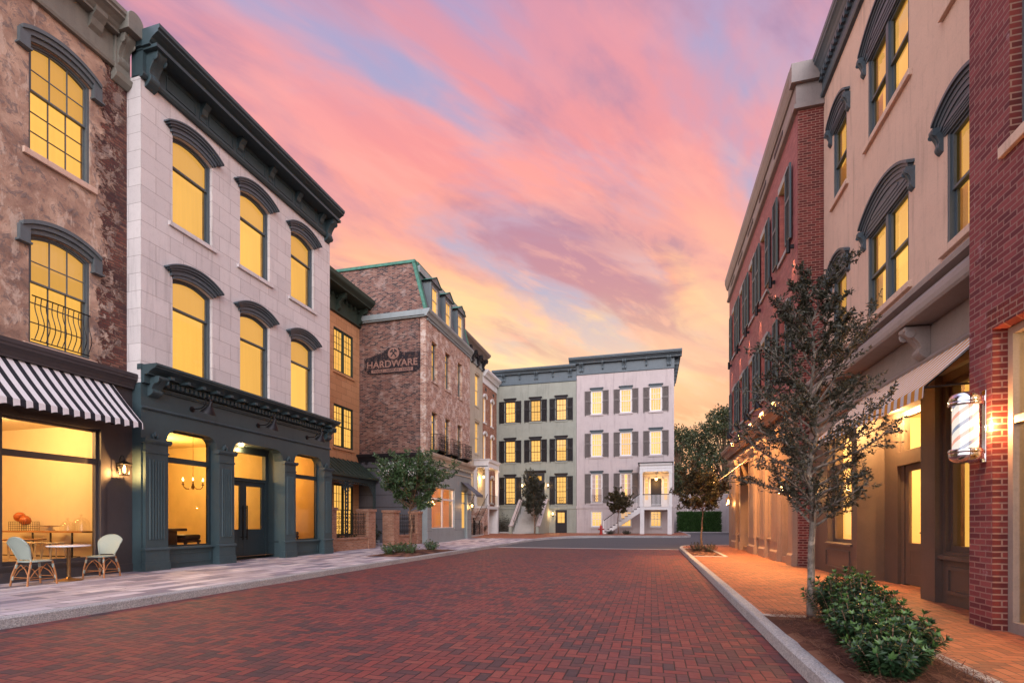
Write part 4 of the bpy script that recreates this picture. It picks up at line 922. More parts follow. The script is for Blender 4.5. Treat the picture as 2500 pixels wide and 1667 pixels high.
for k, (y_, lb) in enumerate(((10.98,'black gooseneck lamp on the teal shopfront above the chandelier window'),(13.38,'black gooseneck lamp on the teal shopfront above the double doors'),(15.75,'black gooseneck lamp on the teal shopfront nearest the tan block house'))):
    gooseneck(B.w(X(y_), .0, 4.27), B.rz, lb, 'gooseneck lamps on the teal shopfront', .62)
# furniture seen through the shopfront
def stl(loc, label, s=1.0):
    t = thing('padded_stool', label, 'stool', loc, 0, 'low padded stools in the teal shop'); m = MB(); m.box(-.27*s,.27*s,-.27*s,.27*s,.34,.50); m.build('cushion', P['dark_wood'], t, bevel=.05)
    m = MB(); m.box(-.26*s,.26*s,-.26*s,.26*s,.27,.34); m.build('apron', P['dark_wood'], t)
    for sx in (-1,1):
        for sy in (-1,1): m = MB(); m.lathe([(.02,0),(.03,.08),(.02,.14),(.035,.27)], (sx*.22*s, sy*.22*s, 0), 8); m.build('leg', P['dark_wood'], t)
stl((-12.85, 11.52, .36), 'dark padded stool behind the glass left of the double doors'); stl((-12.95, 15.9, .36), 'dark padded stool in the shop window beside the porch house')
for loc, lb in (((-12.95, 10.92, .36), 'dark wooden table in the window left of the double doors'), ((-13.4, 15.75, .36), 'dark wooden table in the window right of the double doors')):
    t = thing('wooden_table', lb, 'table', loc); m = MB(); m.box(-.45,.45,-.42,.34,.60,.68); m.build('table_top', P['dark_wood'], t, bevel=.01); m = MB(); m.box(-.3,.3,-.28,.16,.08,.6); m.box(-.4,.4,-.38,.28,0,.08); m.build('pedestal', P['dark_wood'], t, bevel=.01)
for q_ in ((10.2, 11.85), (15.0, 16.7)): wp = MB(); wp.box(X(q_[0]), X(q_[1]), .36, 1.75, .13, .36); wp.build('window_platform', P['wood_floor'], B.root)
t = thing('carved_cabinet', 'tall dark carved cabinet standing behind the teal shop window', 'cabinet', (-14.4, 11.2, .12))
m = MB(); m.box(-.3,.3,-.5,.5,0,1.0); m.build('base', P['dark_wood'], t, bevel=.02)
m = MB(); m.box(-.26,.26,-.55,.55,2.15,2.75); m.box(-.3,.3,-.6,.6,2.09,2.15); m.box(-.32,.32,-.62,.62,2.75,2.82); m.build('hutch', P['dark_wood'], t, bevel=.01)
for y in (-.42, .42): m = MB(); m.lathe([(.07,1.0),(.09,1.1),(.05,1.3),(.06,1.6),(.10,1.85),(.07,1.95),(.13,2.1)], (.1, y, 0), 12); m.build('column', P['dark_wood'], t, smooth=True)
t = thing('chandelier', 'brass candle chandelier lit inside the teal shop', 'chandelier', (-13.6, 12.45, 2.28))
m = MB(); m.tube([(0,0,.05),(0,0,1.72)], .008, 5); m.lathe([(0,-.08),(.03,-.05),(.05,.02),(.02,.1),(.03,.25),(.0,.3)], n=10); m.build('stem', P['brass'], t, smooth=True)
for k in range(6):
    a = k*math.pi/3+.3; ca_, sa_ = math.cos(a), math.sin(a); m = MB(); m.tube([(ca_*r_, sa_*r_, z) for r_, z in ((.03,.02),(.12,-.06),(.22,-.05),(.29,.02),(.30,.07))], .011, 6); m.lathe([(0,.07),(.035,.07),(.04,.085),(0,.085)], (ca_*.30, sa_*.30, 0), 8); m.tube([(ca_*.3,sa_*.3,.085),(ca_*.3,sa_*.3,.18)], .012, 6); ar = m.build('arm', P['brass'], t)
    m = MB(); m.lathe([(0,.18),(.018,.20),(.02,.23),(.008,.27),(0,.28)], (ca_*.30, sa_*.30, 0), 8); m.build('bulb', P['bulb'], ar, smooth=True)
# ------------------------------------------------------------------ C: tan block house set back behind its porch
Cc = Bd('porch_house', 'tan block house set back behind a metal porch roof, with a dark green bracketed cornice', 'house', 'L', -16.44, 17.3)
X = Cc.x; WC = X(26.22)
wins = [(X(24.63), 9.38, 1.86, 2.35), (X(24.63), 5.28, 1.86, 2.32), (X(24.63), .45, 1.86, 2.85), (X(20.5), 9.38, 1.86, 2.35), (X(20.5), 5.28, 1.86, 2.32), (X(20.5), .45, 1.86, 2.85)]
shell(Cc, 0, WC, 0, 12.6, 7, [hole(*w) for w in wins], P['tan_block'], .3)
for k in range(3):
    xx, zb, w_, h_ = wins[k]
    w0 = window(Cc.root, (xx, 0, zb), w_, h_, 0, 3, (3, 3) if k < 2 else (3, 3), .5, P['green_trim'], None, pane='pane_lit', rec=.05, fr=.07, mun=.022, mull=True)
    if k < 2: q = MB(); q.box(-1.02, 1.02, -.06, .05, -.13, 0); q.build('sill', P['tan_block'], w0)
    dup(w0, Cc.root, (X(20.5), 0, zb))
c = MB(); c.box(0, WC, -.08, .3, 12.5, 13.75); mould(c, 0, WC, [(0,12.45),(-.14,12.5),(-.14,12.58),(-.08,12.62),(0,12.62)])
mould(c, 0, WC, [(0,13.45),(-.8,13.50),(-.8,13.56),(-.86,13.62),(-.98,13.70),(-1.02,13.76),(-1.04,13.95),(0,13.98)])
for x in [X(26.0), X(23.9), X(21.8), X(19.7)]: scroll(c, x, 13.50, .16, .95, .66)
for k in range(18): c.box(WC-.35-k*.42-.05, WC-.35-k*.42+.05, -.22, -.08, 13.24, 13.42)
c.build('cornice', P['green_trim'], Cc.root)
rf = MB(); y1 = -1.28
rf.face([(0,0,4.66),(WC-.02,0,4.66),(WC-.02,y1,3.66),(0,y1,3.66)]); rf.face([(0,0,4.60),(0,y1,3.60),(WC-.02,y1,3.60),(WC-.02,0,4.60)]); rf.box(0, WC-.02, y1-.04, y1, 3.56, 3.69)
for k in range(21):
    x = .1+k*.42
    if x < WC-.05: rf.prism([(0,4.66),(y1,3.66),(y1,3.71),(0,4.71)], 'x', x-.014, x+.014)
rf.build('porch_roof', P['green_trim'], Cc.root)
fr = MB(); fr.box(0, WC-.1, -1.12, -1.0, 3.36, 3.56)
for k in range(46):                                              # cast scroll frieze
    x = .1+k*.19
    if x < WC-.1: fr.tube([(x+.075*math.cos(t), -1.06, 3.29+.06*math.sin(t)) for t in [q*.785 for q in range(9)]], .014, 4)
fr.build('porch_frieze', P['teal'], Cc.root)
for x in (X(26.05), X(23.3), X(20.4)):
    cm = MB()
    for s_ in (-.10, .10): cm.box(x+s_-.018, x+s_+.018, -1.10, -1.03, 0, 3.36)
    for k in range(16):
        z = .12+k*.2; cm.tube([(x-.08, -1.06, z), (x, -1.06, z+.10), (x+.08, -1.06, z)], .016, 4); cm.tube([(x-.08, -1.06, z+.2), (x, -1.06, z+.10), (x+.08, -1.06, z+.2)], .016, 4)
    for s_ in (-1, 1):
        if x+s_*.6 > WC-.02: continue
        for q in range(5):
            z = 3.30-q*.13; ln = .56*(1-(q/5)**.7); cm.tube([(x+s_*.10, -1.06, z), (x+s_*(.10+ln), -1.06, z)], .015, 4)
            for j in range(int(ln/.12)+1): cm.tube([(x+s_*(.14+j*.12)+.05*math.cos(t), -1.06, z+.05*math.sin(t)-.03) for t in [u*1.05 for u in range(7)]], .012, 4)
        cm.tube([(x+s_*(.11+.58*(1-math.cos(t))), -1.06, 2.62+.70*math.sin(t)) for t in [q*.196 for q in range(9)]], .02, 5)
    cm.build('porch_column', P['teal'], Cc.root)
pf = MB(); pf.box(0, WC, -1.35, 0, .0, .18); pf.build('porch_floor', P['concrete'], Cc.root)
# brick garden walls with cast iron panels
def fence(label, piers, panels):
    t = thing('garden_wall', label, 'fence', (-12.42, piers[0][0], 0), 0, 'brick pier garden walls'); oy = piers[0][0]
    for a, b, dp in piers:
        m = MB(); m.box(-dp, 0, a-oy, b-oy, 0, 1.68); m.box(-dp-.04, .04, a-oy-.04, b-oy+.04, 1.68, 1.80); m.build('pier', P['tan_brick'], t)
    for a, b in panels:
        m = MB(); m.box(-.30, -.06, a-oy, b-oy, 0, .46); m.box(-.34, -.02, a-oy, b-oy, .46, .54); m.build('low_wall', P['tan_brick'], t)
        m = MB(); x = -.16; L = b-a
        m.tube([(x,a-oy,1.55),(x,b-oy,1.55)], .014, 5); m.tube([(x,a-oy,.66),(x,b-oy,.66)], .016, 5)
        n = int(L/.20)
        for k in range(n):
            yc = a-oy+L*(k+.5)/n
            for z, s_ in ((.78,1),(.98,-1),(1.18,1),(1.38,-1)):
                m.tube([(x, yc+s_*.035+.085*math.cos(t)*(1-.09*q), z+.085*math.sin(t)*(1-.09*q)) for q, t in enumerate([u*.8 for u in range(9)])], .011, 4)
            m.tube([(x,yc-L/n/2,.66),(x,yc-L/n/2,1.55)], .010, 4); m.lathe([(0,0),(.02,.02),(.012,.05),(0,.08)], (x, yc-L/n/2, 1.55), 6)
        for yy in (a-oy+L*.4,): m.tube([(x,yy,.54),(x,yy,.66)], .02, 6)
        m.build('iron_panel', P['iron'], t)
fence('brick garden wall with iron scroll panel beside the teal shopfront', [(17.60,18.12,.55),(20.58,21.16,.62)], [(18.12,20.58)])
fence('brick garden wall with iron scroll panel next to the grey storefront', [(22.88,23.48,.62),(25.60,26.14,.55)], [(23.48,25.60)])
# ------------------------------------------------------------------ D: old brick building with the faded hardware mural and mansard roof
D = Bd('brick_building', 'old brick building with a faded HARDWARE mural, green edged mansard roof and iron balconies', 'building', 'L', -12.2, 26.2)
X = D.x; WD = X(33.35); DX = 6.2
wy = [27.35, 29.36, 31.43]
wins = [(X(y), z, .78, h) for z, h in ((9.38, 2.28), (5.25, 2.33)) for y in wy]
w_ = MB(); w_.wall(0, WD, 4.95, 12.8, 0, .35, [hole(*w) for w in wins]); w_.build('wall', P['old_brick_pale'], D.root)
w_ = MB(); w_.box(.0, .35, .351, DX, 4.95, 12.82); w_.prism([(.0, 12.82), (DX, 12.82), (DX, 15.98), (.74, 15.90)], 'x', .0, .35); w_.box(.0, -.05, .42, .60, 5.2, 12.8); w_.build('party_wall', P['old_brick'], D.root)
w_ = MB(); w_.box(WD-.35, WD, .35, DX, 0, 15.9); w_.box(.35, WD-.35, DX-.3, DX, 0, 15.9); w_.build('rear_wall', P['old_brick'], D.root)
c = MB(); mould(c, -.22, WD+.04, [(y, z) for y, z in crown(0, 12.72, .30, .40)]); c.box(-.22, 0, 0, DX-.4, 12.80, 13.1); c.box(-.15, 0, 0, DX-.4, 12.72, 12.80); c.box(-.06, WD, 0, .36, 12.82, 13.10)
for k in range(40): c.box(.06+k*.178, .06+k*.178+.09, -.09, 0, 12.58, 12.70)
c.build('cornice', P['pale_blue'], D.root)
rf = MB(); rf.prism([(-.02, 13.1), (.74, 15.86), (DX, 15.94), (DX, 13.1)], 'x', .36, WD-.01); rf.build('mansard_roof', P['slate_stucco'], D.root)
cp = MB(); cp.prism([(.66, 15.86), (.66, 16.02), (DX, 16.10), (DX, 15.94)], 'x', -.08, .40); cp.prism([(-.06, 13.1), (.70, 15.98), (.88, 15.98), (.12, 13.1)], 'x', -.05, .22); cp.prism([(.60, 15.84), (.60, 16.0), (1.0, 16.0), (1.0, 15.84)], 'x', .22, WD); cp.prism([(-.06, 13.1), (.70, 15.98), (.88, 15.98), (.12, 13.1)], 'x', WD-.18, WD+.04); cp.build('roof_flashing', P['copper'], D.root)
fa = MB(); fa.box(.25, WD, .50, .66, 15.45, 15.82); fa.build('fascia', P['pale_blue'], D.root)
for y in wy:
    x = X(y); dm = MB(); dm.wall(x-.58, x+.58, 13.12, 15.0, -.02, .12, [(x-.38, x+.38, 13.35, 14.78)]); dm.box(x-.58, x-.50, .12, 1.1, 13.12, 15.0); dm.box(x+.50, x+.58, .12, 1.1, 13.12, 15.0); dm.box(x-.5, x+.5, .6, .7, 13.12, 15)
    dm.prism([(x-.68, 15.0), (x+.68, 15.0), (x, 15.40)], 'y', -.12, .9); panel(dm, x-.58, x+.58, 13.14, 14.98, -.02, .06, .03)
    dmo = dm.build('dormer', P['blue_grey'], D.root); dr = MB()
    for s_ in (-1, 1): dr.face([(x, -.16, 15.44), (x+s_*.74, -.16, 15.0), (x+s_*.74, 1.2, 15.0), (x, 1.2, 15.44)]); dr.face([(x, -.16, 15.47), (x+s_*.76, -.16, 15.03), (x+s_*.76, 1.2, 15.03), (x, 1.2, 15.47)]); dr.face([(x, -.16, 15.44), (x+s_*.74, -.16, 15.0), (x+s_*.76, -.16, 15.03), (x, -.16, 15.47)])
    dr.build('dormer_roof', P['copper'], dmo)
    wf = window(D.root, (x, -.02, 13.35), .76, 1.43, 0, 2, (1, 1), .5, P['cream_trim'], None, pane='pane_lit', rec=.03, fr=.04, sash=.035, name='dormer_window'); wf.parent = dmo
w1 = window(D.root, (X(wy[0]), 0, 9.38), .78, 2.28, 0, 2, (3, 3), .42, P['blue_grey'], None, pane='pane_lit', rec=.22, fr=.05, sash=.035); q = MB(); q.box(-.48, .48, -.05, .2, -.12, 0); q.build('sill', P['old_brick_pale'], w1)
f_ = MB(); f_.box(-.39, .39, .18, .27, 1.78, 1.83); f_.build('transom_bar', P['blue_grey'], w1)
for k, w in enumerate(wins[1:3]): dup(w1, D.root, (w[0], 0, w[1]))
for w in wins[3:]: dup(w1, D.root, (w[0], 0, w[1]))
for y in wy:
    x = X(y)+.02; b = MB(); b.box(x-.62, x+.62, -.62, -.01, 5.28, 5.33)
    for s_ in (-1, 1): b.prism([(0,4.95),(-.55,5.28),(0,5.28)], 'x', x+s_*.5-.015, x+s_*.5+.015)
    sides = [((x-.60,-.60),(x+.60,-.60)), ((x-.60,-.60),(x-.60,0)), ((x+.60,-.60),(x+.60,0))]
    for (ax, ay), (bx, by) in sides:
        L = math.hypot(bx-ax, by-ay); n = max(3, int(L/.16))
        for z, r_ in ((6.22,.018),(5.40,.014),(6.08,.008)): b.tube([(ax,ay,z),(bx,by,z)], r_, 4)
        for k in range(n+1):
            u = k/n; px_, py_ = ax+(bx-ax)*u, ay+(by-ay)*u; b.tube([(px_,py_,5.33),(px_,py_,6.22)], .011, 4)
            if k < n:
                u = (k+.5)/n; qx, qy = ax+(bx-ax)*u, ay+(by-ay)*u; ux, uy = (bx-ax)/L, (by-ay)/L
                for zc in (5.58, 5.86): b.tube([(qx+ux*.06*math.cos(t), qy+uy*.06*math.cos(t), zc+.10*math.sin(t)) for t in [q_*.9 for q_ in range(8)]], .009, 4)
    b.build('balcony', P['iron'], D.root)
# shopfront of D and its plain side
f = MB(); ho = [(X(26.72), X(30.25), .78, 3.27), (X(31.48), X(32.55), 0, 3.3)]
f.wall(-.04, WD, 0, 4.7, -.10, .3, ho); f.build('storefront', P['pale_blue'], D.root)
sd = MB(); sd.box(-.05, .30, .3, DX-.3, 0, 4.95); sd.build('base_wall', P['slate_stucco'], D.root)
jt = MB()
for z in (.66, 1.36, 2.05, 2.75, 3.45): jt.box(-.062, -.05, .3, DX-.35, z, z+.02)
jt.box(-.075, -.05, .3, DX-.35, 4.28, 4.34); jt.build('base_joint', P['dark_trim'], D.root)
c = MB(); mould(c, -.25, WD+.10, [(y-.1, z) for y, z in crown(0, 4.72, .34, .38)]); c.box(-.02, WD, -.10, .35, 4.7, 5.1)
for k in range(26): c.box(.12+k*.272, .22+k*.272, -.24, -.1, 4.56, 4.70)
mould(c, -.045, WD, [(-.1,4.22),(-.14,4.22),(-.14,4.27),(-.1,4.30)]); c.build('storefront_cornice', P['cream_trim'], D.root)
c = MB(); c.prism([(-.05,4.72),(-.14,4.72),(-.20,4.86),(-.30,4.98),(-.34,5.10),(-.05,5.10)], 'y', .24, DX-.4); c.box(-.05, .0, .3, DX-.4, 4.7, 4.95)
for k in range(12): c.box(-.13, -.05, .5+k*.45, .62+k*.45, 4.56, 4.70)
c.build('side_cornice', P['dark_trim'], D.root)
for z in (.68, 1.38, 2.08):
    m = MB(); m.box(-.045, X(26.72), -.106, -.1, z, z+.018); m.box(X(30.25), X(31.48), -.106, -.1, z, z+.018); m.box(X(32.55), WD, -.106, -.1, z, z+.018); m.build('joint', P['blue_grey'], D.root)
bk = MB(); bk.box(X(26.72), X(30.25), -.02, .1, 0, .78); panel(bk, X(26.9), X(28.4), .18, .62, -.02, .04, .02); panel(bk, X(28.6), X(30.1), .18, .62, -.02, .04, .02); bk.box(X(26.68), X(30.29), -.06, .02, .78, .84); bk.build('bulkhead', P['pale_blue'], D.root)
wf = MB(); a, b = X(26.72), X(30.25); wf.strip([(a,.84),(b,.84),(b,3.27),(a,3.27)], [(a+.06,.88),(b-.06,.88),(b-.06,3.2),(a+.06,3.2)], .0, .1, closed=True); wf.box((a+b)/2-.05, (a+b)/2+.05, 0, .1, .88, 3.2); wf.box(a+.06, b-.06, .0, .1, 2.52, 2.62); wo = wf.build('shop_window', P['white_paint'], D.root)
gl = MB(); gl.face([(a+.06,.05,.88),(b-.06,.05,.88),(b-.06,.05,3.2),(a+.06,.05,3.2)]); gl.build('pane', P['glass'], wo)
dr = MB(); a, b = X(31.48), X(32.55); dr.strip([(a,0),(b,0),(b,3.3),(a,3.3)], [(a+.08,.06),(b-.08,.06),(b-.08,3.22),(a+.08,3.22)], .05, .2, closed=True); dr.box(a+.08, b-.08, .06, .12, 2.42, 2.52); dr.box(a+.08, b-.08, .07, .12, .06, .8); panel(dr, a+.2, b-.2, .2, .65, .07, .03, .015); do = dr.build('door', P['pale_blue'], D.root)
gl = MB(); gl.face([(a+.08,.1,.8),(b-.08,.1,.8),(b-.08,.1,3.2),(a+.08,.1,3.2)]); gl.build('pane', P['pane_lit'], do)
room(D, .4, WD-.4, .3, 4.0, .12, 4.1, plain('apricot_plaster', (.78,.50,.30), .85, 0, .04, 2))
st = MB()                                                        # stair seen in the shop
for k in range(11): st.box(1.2+k*.26, 1.46+k*.26, 2.9, 3.9, .12, 2.6-k*.22)
st.build('interior_stair', P['off_white'], D.root)
lamp('shop_light', (2.4, 1.5, 3.7), 260, (1,.58,.30), r=.3, parent=D.root)
lantern(D.w(X(26.45), -.1, 2.35), D.rz, 'glowing lantern on the pale grey pier left of the big shop window', 'storefront lanterns', .34, 60)
lantern(D.w(X(32.95), -.1, 2.35), D.rz, 'glowing lantern beneath the slate blue door awning', 'storefront lanterns', .34, 60)
t = awning('door_awning', 'plain slate blue awning over the shop door below the iron balconies', D.w(X(31.32), -.11, 0), D.rz, 1.42, 1.05, 3.85, 3.02, .16, [P['slate_stucco'], P['slate_stucco']], .48, scallop=False)
# the faded mural on the party wall
mu = MB(); mx = -.058
mu.face([(mx, y, z) for y, z in ((.32,10.78),(.34,9.86),(.62,9.70),(3.5,9.70),(3.86,9.98),(3.90,10.62),(3.2,10.80),(2.62,10.98),(2.35,11.18),(1.98,11.24),(1.66,11.12),(1.50,10.86),(.9,10.84))][::-1]); mo = mu.build('painted_mural', P['mural_black'], D.root)
def text(s_, h, parent, mat, loc, wd, name='lettering'):         # lettering lying in the party wall plane, facing the street end
    cu = bpy.data.curves.new('tmp', 'FONT'); cu.body = s_; cu.size = 1; cu.offset = .02; to = bpy.data.objects.new('tmp', cu); COL.objects.link(to)
    dg = bpy.context.evaluated_depsgraph_get(); me = bpy.data.meshes.new_from_object(to.evaluated_get(dg)); bpy.data.objects.remove(to)
    xs = [v.co.x for v in me.vertices]; zs = [v.co.y for v in me.vertices]; x0, x1, z0, z1 = min(xs), max(xs), min(zs), max(zs)
    for v in me.vertices: v.co = (loc[0], loc[1]-(v.co.x-x0)/(x1-x0)*wd, loc[2]+(v.co.y-z0)/(z1-z0)*h)
    me.name = name; me.materials.clear(); me.materials.append(mat); o = bpy.data.objects.new(name, me); COL.objects.link(o); o.parent = parent; return o
text('HARDWARE', .40, mo, P['mural_letter'], (mx-.004, 3.70, 10.06), 3.2)
bn = MB(); bn.box(mx-.002, mx, .78, 3.42, 9.78, 9.97); bn.build('banner', P['mural_letter'], mo)
text('TOOLS \u25a0 SUPPLIES \u25a0 PAINT'.replace('\u25a0', '-'), .13, mo, P['dark_trim'], (mx-.007, 3.32, 9.81), 2.45)
em = MB(); N = 22; em.face([(mx-.003, 2.0+.36*math.cos(2*math.pi*k/N), 10.84+.34*math.sin(2*math.pi*k/N)) for k in range(N)]); em.build('emblem_disc', P['mural_letter'], mo)
em = MB()
for a in (48, 132):
    ca_, sa_ = math.cos(R(a)), math.sin(R(a)); L = .26
    def pt(u, v): return (mx-.006, 2.0-(u*ca_-v*sa_), 10.84+u*sa_+v*ca_)
    em.face([pt(-L,-.035), pt(L*.7,-.035), pt(L*.7,.035), pt(-L,.035)]); em.face([pt(L*.55,-.12), pt(L*.9,-.10), pt(L*.9,.12), pt(L*.55,.10)])
em.build('crossed_tools', P['dark_trim'], mo)
# ------------------------------------------------------------------ E: narrow cream building
E_ = Bd('cream_building', 'narrow cream stucco building with dark brackets under its cornice, beside the washed brick front', 'building', 'L', -14.0, 33.4, .1)
X = E_.x; WE = X(41.42); wins = [(X(y), z, .95, 2.6) for z in (10.72, 6.78) for y in (39.95, 36.4)]
shell(E_, 0, WE, 0, 14.4, 6, [hole(*w) for w in wins], P['cream_stucco'])
w0 = window(E_.root, (wins[0][0], 0, wins[0][1]), .95, 2.6, 0, 2, (2, 3), .5, P['cream_trim'], None, pane='pane_lit', rec=.08, fr=.06, sill=.05)
q = MB(); q.box(-.58, .58, -.06, 0, 2.6, 2.74); q.box(-.64, .64, -.10, 0, 2.74, 2.80); q.build('lintel', P['cream_trim'], w0)
for w in wins[1:]: dup(w0, E_.root, (w[0], 0, w[1]))
c = MB(); c.box(0, WE, -.05, .3, 14.1, 15.0); mould(c, 0, WE, [(0,14.0),(-.1,14.05),(-.1,14.15),(0,14.2)]); c.build('frieze', P['pale_blue'], E_.root)
c = MB(); mould(c, 0, WE+.05, crown(0, 14.86, .75, .5)); c.build('cornice', P['cornice_tan'], E_.root)
for x in (WE-.2, WE-1.5, WE-2.8, WE-4.1, WE-5.4): c = MB(); scroll(c, x, 14.9, .22, .95, .55); c.build('scroll_bracket', P['dark_trim'], E_.root)
for k in range(5):
    for j in (-.21, .21): c = MB(); c.box(WE-.85-k*1.3+j-.08, WE-.85-k*1.3+j+.08, -.3, -.05, 14.55, 14.86); c.build('modillion', P['dark_trim'], E_.root)
# ------------------------------------------------------------------ F: orange brick townhouse with the white portico
F = Bd('brick_townhouse', 'orange brick townhouse with white arched lintels and a white columned portico', 'house', 'L', -14.0, 41.45, .15)
X = F.x; WF = X(45.5); wins = [(X(y), z, .72, h, .16) for z, h in ((9.7, 2.1), (6.45, 2.05)) for y in (42.0, 44.05)]+[(X(44.05), 2.75, .72, 2.0, .12)]
shell(F, 0, WF, 0, 13.3, 6, [hole(*w) for w in wins], P['orange_brick'])
w0 = window(F.root, (wins[0][0], 0, wins[0][1]), .72, 2.1, .16, 2, (2, 2), .5, P['white_paint'], None, pane='pane_lit', rec=.10, fr=.07, sill=.05)
archhood(w0, .80, 2.1, .18, [(0, .16, .08, .02), (.12, .22, .12, .08)], P['white_paint'])
for w in wins[1:]: dup(w0, F.root, (w[0], 0, w[1]))
c = MB(); c.box(0, WF, -.05, .3, 13.05, 13.7); mould(c, 0, WF, crown(0, 13.62, .5, .55)); c.build('cornice', P['white_paint'], F.root)
for y in (42.3, 44.5): v = MB(); v.box(X(y)-.2, X(y)+.2, -.015, 0, 12.5, 12.78); v.build('vent', P['dark_trim'], F.root)
po = MB(); pa, pb, pd = X(39.2), X(42.2), -1.22                   # portico: entablature, columns, deck
po.box(pa, pb, pd, 0, 5.55, 5.62); mould(po, pa, pb, [(pd,5.5),(pd-.02,5.5),(pd-.02,5.85),(pd-.10,5.95),(pd-.12,6.12),(0,6.12),(0,5.5)]); po.box(pa-.08, pb+.08, pd-.13, 0, 6.12, 6.18)
po.build('portico', P['white_paint'], F.root); po = MB(); po.box(pa, pb, pd, 0, 2.12, 2.34); po.build('porch_deck', P['white_paint'], F.root)
for x, y in ((pa+.12, pd+.12), (pb-.12, pd+.12), (pa+.12, -.1), (pb-.12, -.1)):
    m = MB(); m.box(x-.13, x+.13, y-.13, y+.13, 2.34, 5.5); m.box(x-.17, x+.17, y-.17, y+.17, 2.34, 2.5); m.box(x-.17, x+.17, y-.17, y+.17, 5.32, 5.5); m.build('column', P['white_paint'], F.root)
m = MB(); m.box(pa, pa+.3, pd, 0, 0, 2.12); m.box(pb-.3, pb, pd, 0, 0, 2.12); m.build('pier', P['white_paint'], F.root)
m = MB(); m.box(pb-1.1, pb-.35, -.06, 0, 0, 1.95); m.build('basement_door', plain('orange_door_paint', (.45,.15,.03), .5), F.root)
m = MB(); m.box(pa+.05, pb-.05, -.30, -.02, 2.34, 5.5); m.build('porch_back', P['cream_stucco'], F.root)
sp = MB(); ns = 12
for k in range(ns): sp.box(pa-.28*(k+1), pa-.28*k, pd, -.05, 0, 2.34-(2.3/ns)*(k+1)+.02)
sp.build('stair', P['old_brick_pale'], F.root)
rl = MB()
for y in (pd+.03, -.1):
    rl.tube([(pa,y,3.3),(pa-.28*ns,y,1.0),(pa-.28*ns-.1,y,.95)], .022, 6); rl.tube([(pa,y,2.45),(pa-.28*ns,y,.18)], .014, 5)
    for k in range(ns+1): rl.tube([(pa-.28*k,y,2.34-2.3/ns*k),(pa-.28*k,y,3.3-2.3/ns*k)], .012, 4)
    rl.tube([(pa-.28*ns,y,0),(pa-.28*ns,y,1.25)], .05, 8); rl.lathe([(.05,0),(.08,.05),(.05,.12),(0,.14)], (pa-.28*ns, y, 1.25), 8)
for k in range(10): rl.tube([(pa+.3+k*.27, pd+.05, 2.34),(pa+.3+k*.27, pd+.05, 3.25)], .012, 4)
rl.tube([(pa+.2,pd+.05,3.25),(pb-.2,pd+.05,3.25)], .02, 5); rl.build('stair_railing', P['iron'], F.root)
t = thing('hanging_lantern', 'glowing lantern hanging under the white portico of the brick townhouse', 'lantern', F.w(pa+.55, -.65, 4.75))
m = MB(); m.tube([(0,0,.2),(0,0,.8)], .012, 5); m.lathe([(.12,.12),(.14,.14),(.05,.22),(0,.24)], n=8); m.build('lantern_cap', P['iron'], t)
m = MB(); m.lathe([(0,-.12),(.08,-.10),(.11,.05),(.10,.12),(0,.13)], n=10); m.build('bulb', P['bulb_soft'], t, smooth=True); lamp('lantern_light', (0,0,-.2), 110, r=.08, parent=t)
# low iron fences
def lowfence(label, a, b, z, hgt=.95):
    t = thing('iron_fence', label, 'fence', (a[0], a[1], z), math.atan2(b[1]-a[1], b[0]-a[0]), 'low black iron fences'); L = math.hypot(b[0]-a[0], b[1]-a[1])
    m = MB(); m.box(0, L, -.1, .1, 0, .14); m.build('stone_curb', P['concrete'], t)
    m = MB(); m.tube([(0,0,.24),(L,0,.24)], .014, 4); m.tube([(0,0,hgt),(L,0,hgt)], .016, 4)
    n = int(L/.13)
    for k in range(n+1): m.tube([(L*k/n,0,.14),(L*k/n,0,hgt+.08)], .009, 4)
    m.build('railing', P['iron'], t)
    for k in range(int(L/1.2)+1): m = MB(); x = min(L, k*1.2); m.box(x-.03, x+.03, -.03, .03, .14, hgt+.16); m.lathe([(.03,0),(.045,.03),(0,.08)], (x,0,hgt+.16), 6); m.build('post', P['iron'], t)
lowfence('black iron fence before the brick townhouse stairs', (-12.3, 33.7), (-12.5, 37.0), .12); lowfence('black iron fence running from the green house stairs to the townhouse', (-12.4, 42.8), (-11.75, 42.8), .2, .8) if False else lowfence('black iron fence in front of the sage green house', (-14.2, 43.0), (-11.95, 43.0), .2)
# ------------------------------------------------------------------ G: sage green house
YB = 45.5
G_ = Bd('green_house', 'sage green stucco house with black shutters and a stone front stair', 'house', 'B', YB, -14.2, .2)
X = G_.x; WG = X(-6.49)
cols = [-12.67, -10.25, -7.87]
wins = [(X(x), z, 1.02, h) for z, h, n in ((10.2, 2.0, 3), (6.5, 2.05, 3)) for x in cols]+[(X(x), 2.6, 1.02, 2.55) for x in (cols[0], cols[2])]
shell(G_, 0, WG, 0, 13.9, 9, [hole(*w) for w in wins], P['sage_stucco'])
def cap(w0, w, h, mat):
    q = MB(); q.box(-w/2-.02, w/2+.02, -.05, 0, h, h+.13); q.prism([(0,h+.13),(-.06,h+.13),(-.15,h+.22),(-.15,h+.26),(0,h+.26)], 'x', -w/2-.10, w/2+.10); q.build('lintel', mat, w0)
def shutters(root, x, z, w, h, mat):
    hg = MB()
    for s_ in (-1, 1):
        xx = x-w/2-.56 if s_ < 0 else x+w/2+.05
        so_ = shutter(root, (xx, -.01, z), .51, h, mat)
        b = MB()
        for zz in (.1, h*.5, h-.12): b.box(.51 if s_ < 0 else -.05, .56 if s_ < 0 else 0, -.05, .0, zz, zz+.06)
        b.box(.05 if s_ < 0 else .43, .08 if s_ < 0 else .46, -.06, 0, -.12, .02); b.build('hinge', P['iron'], so_)
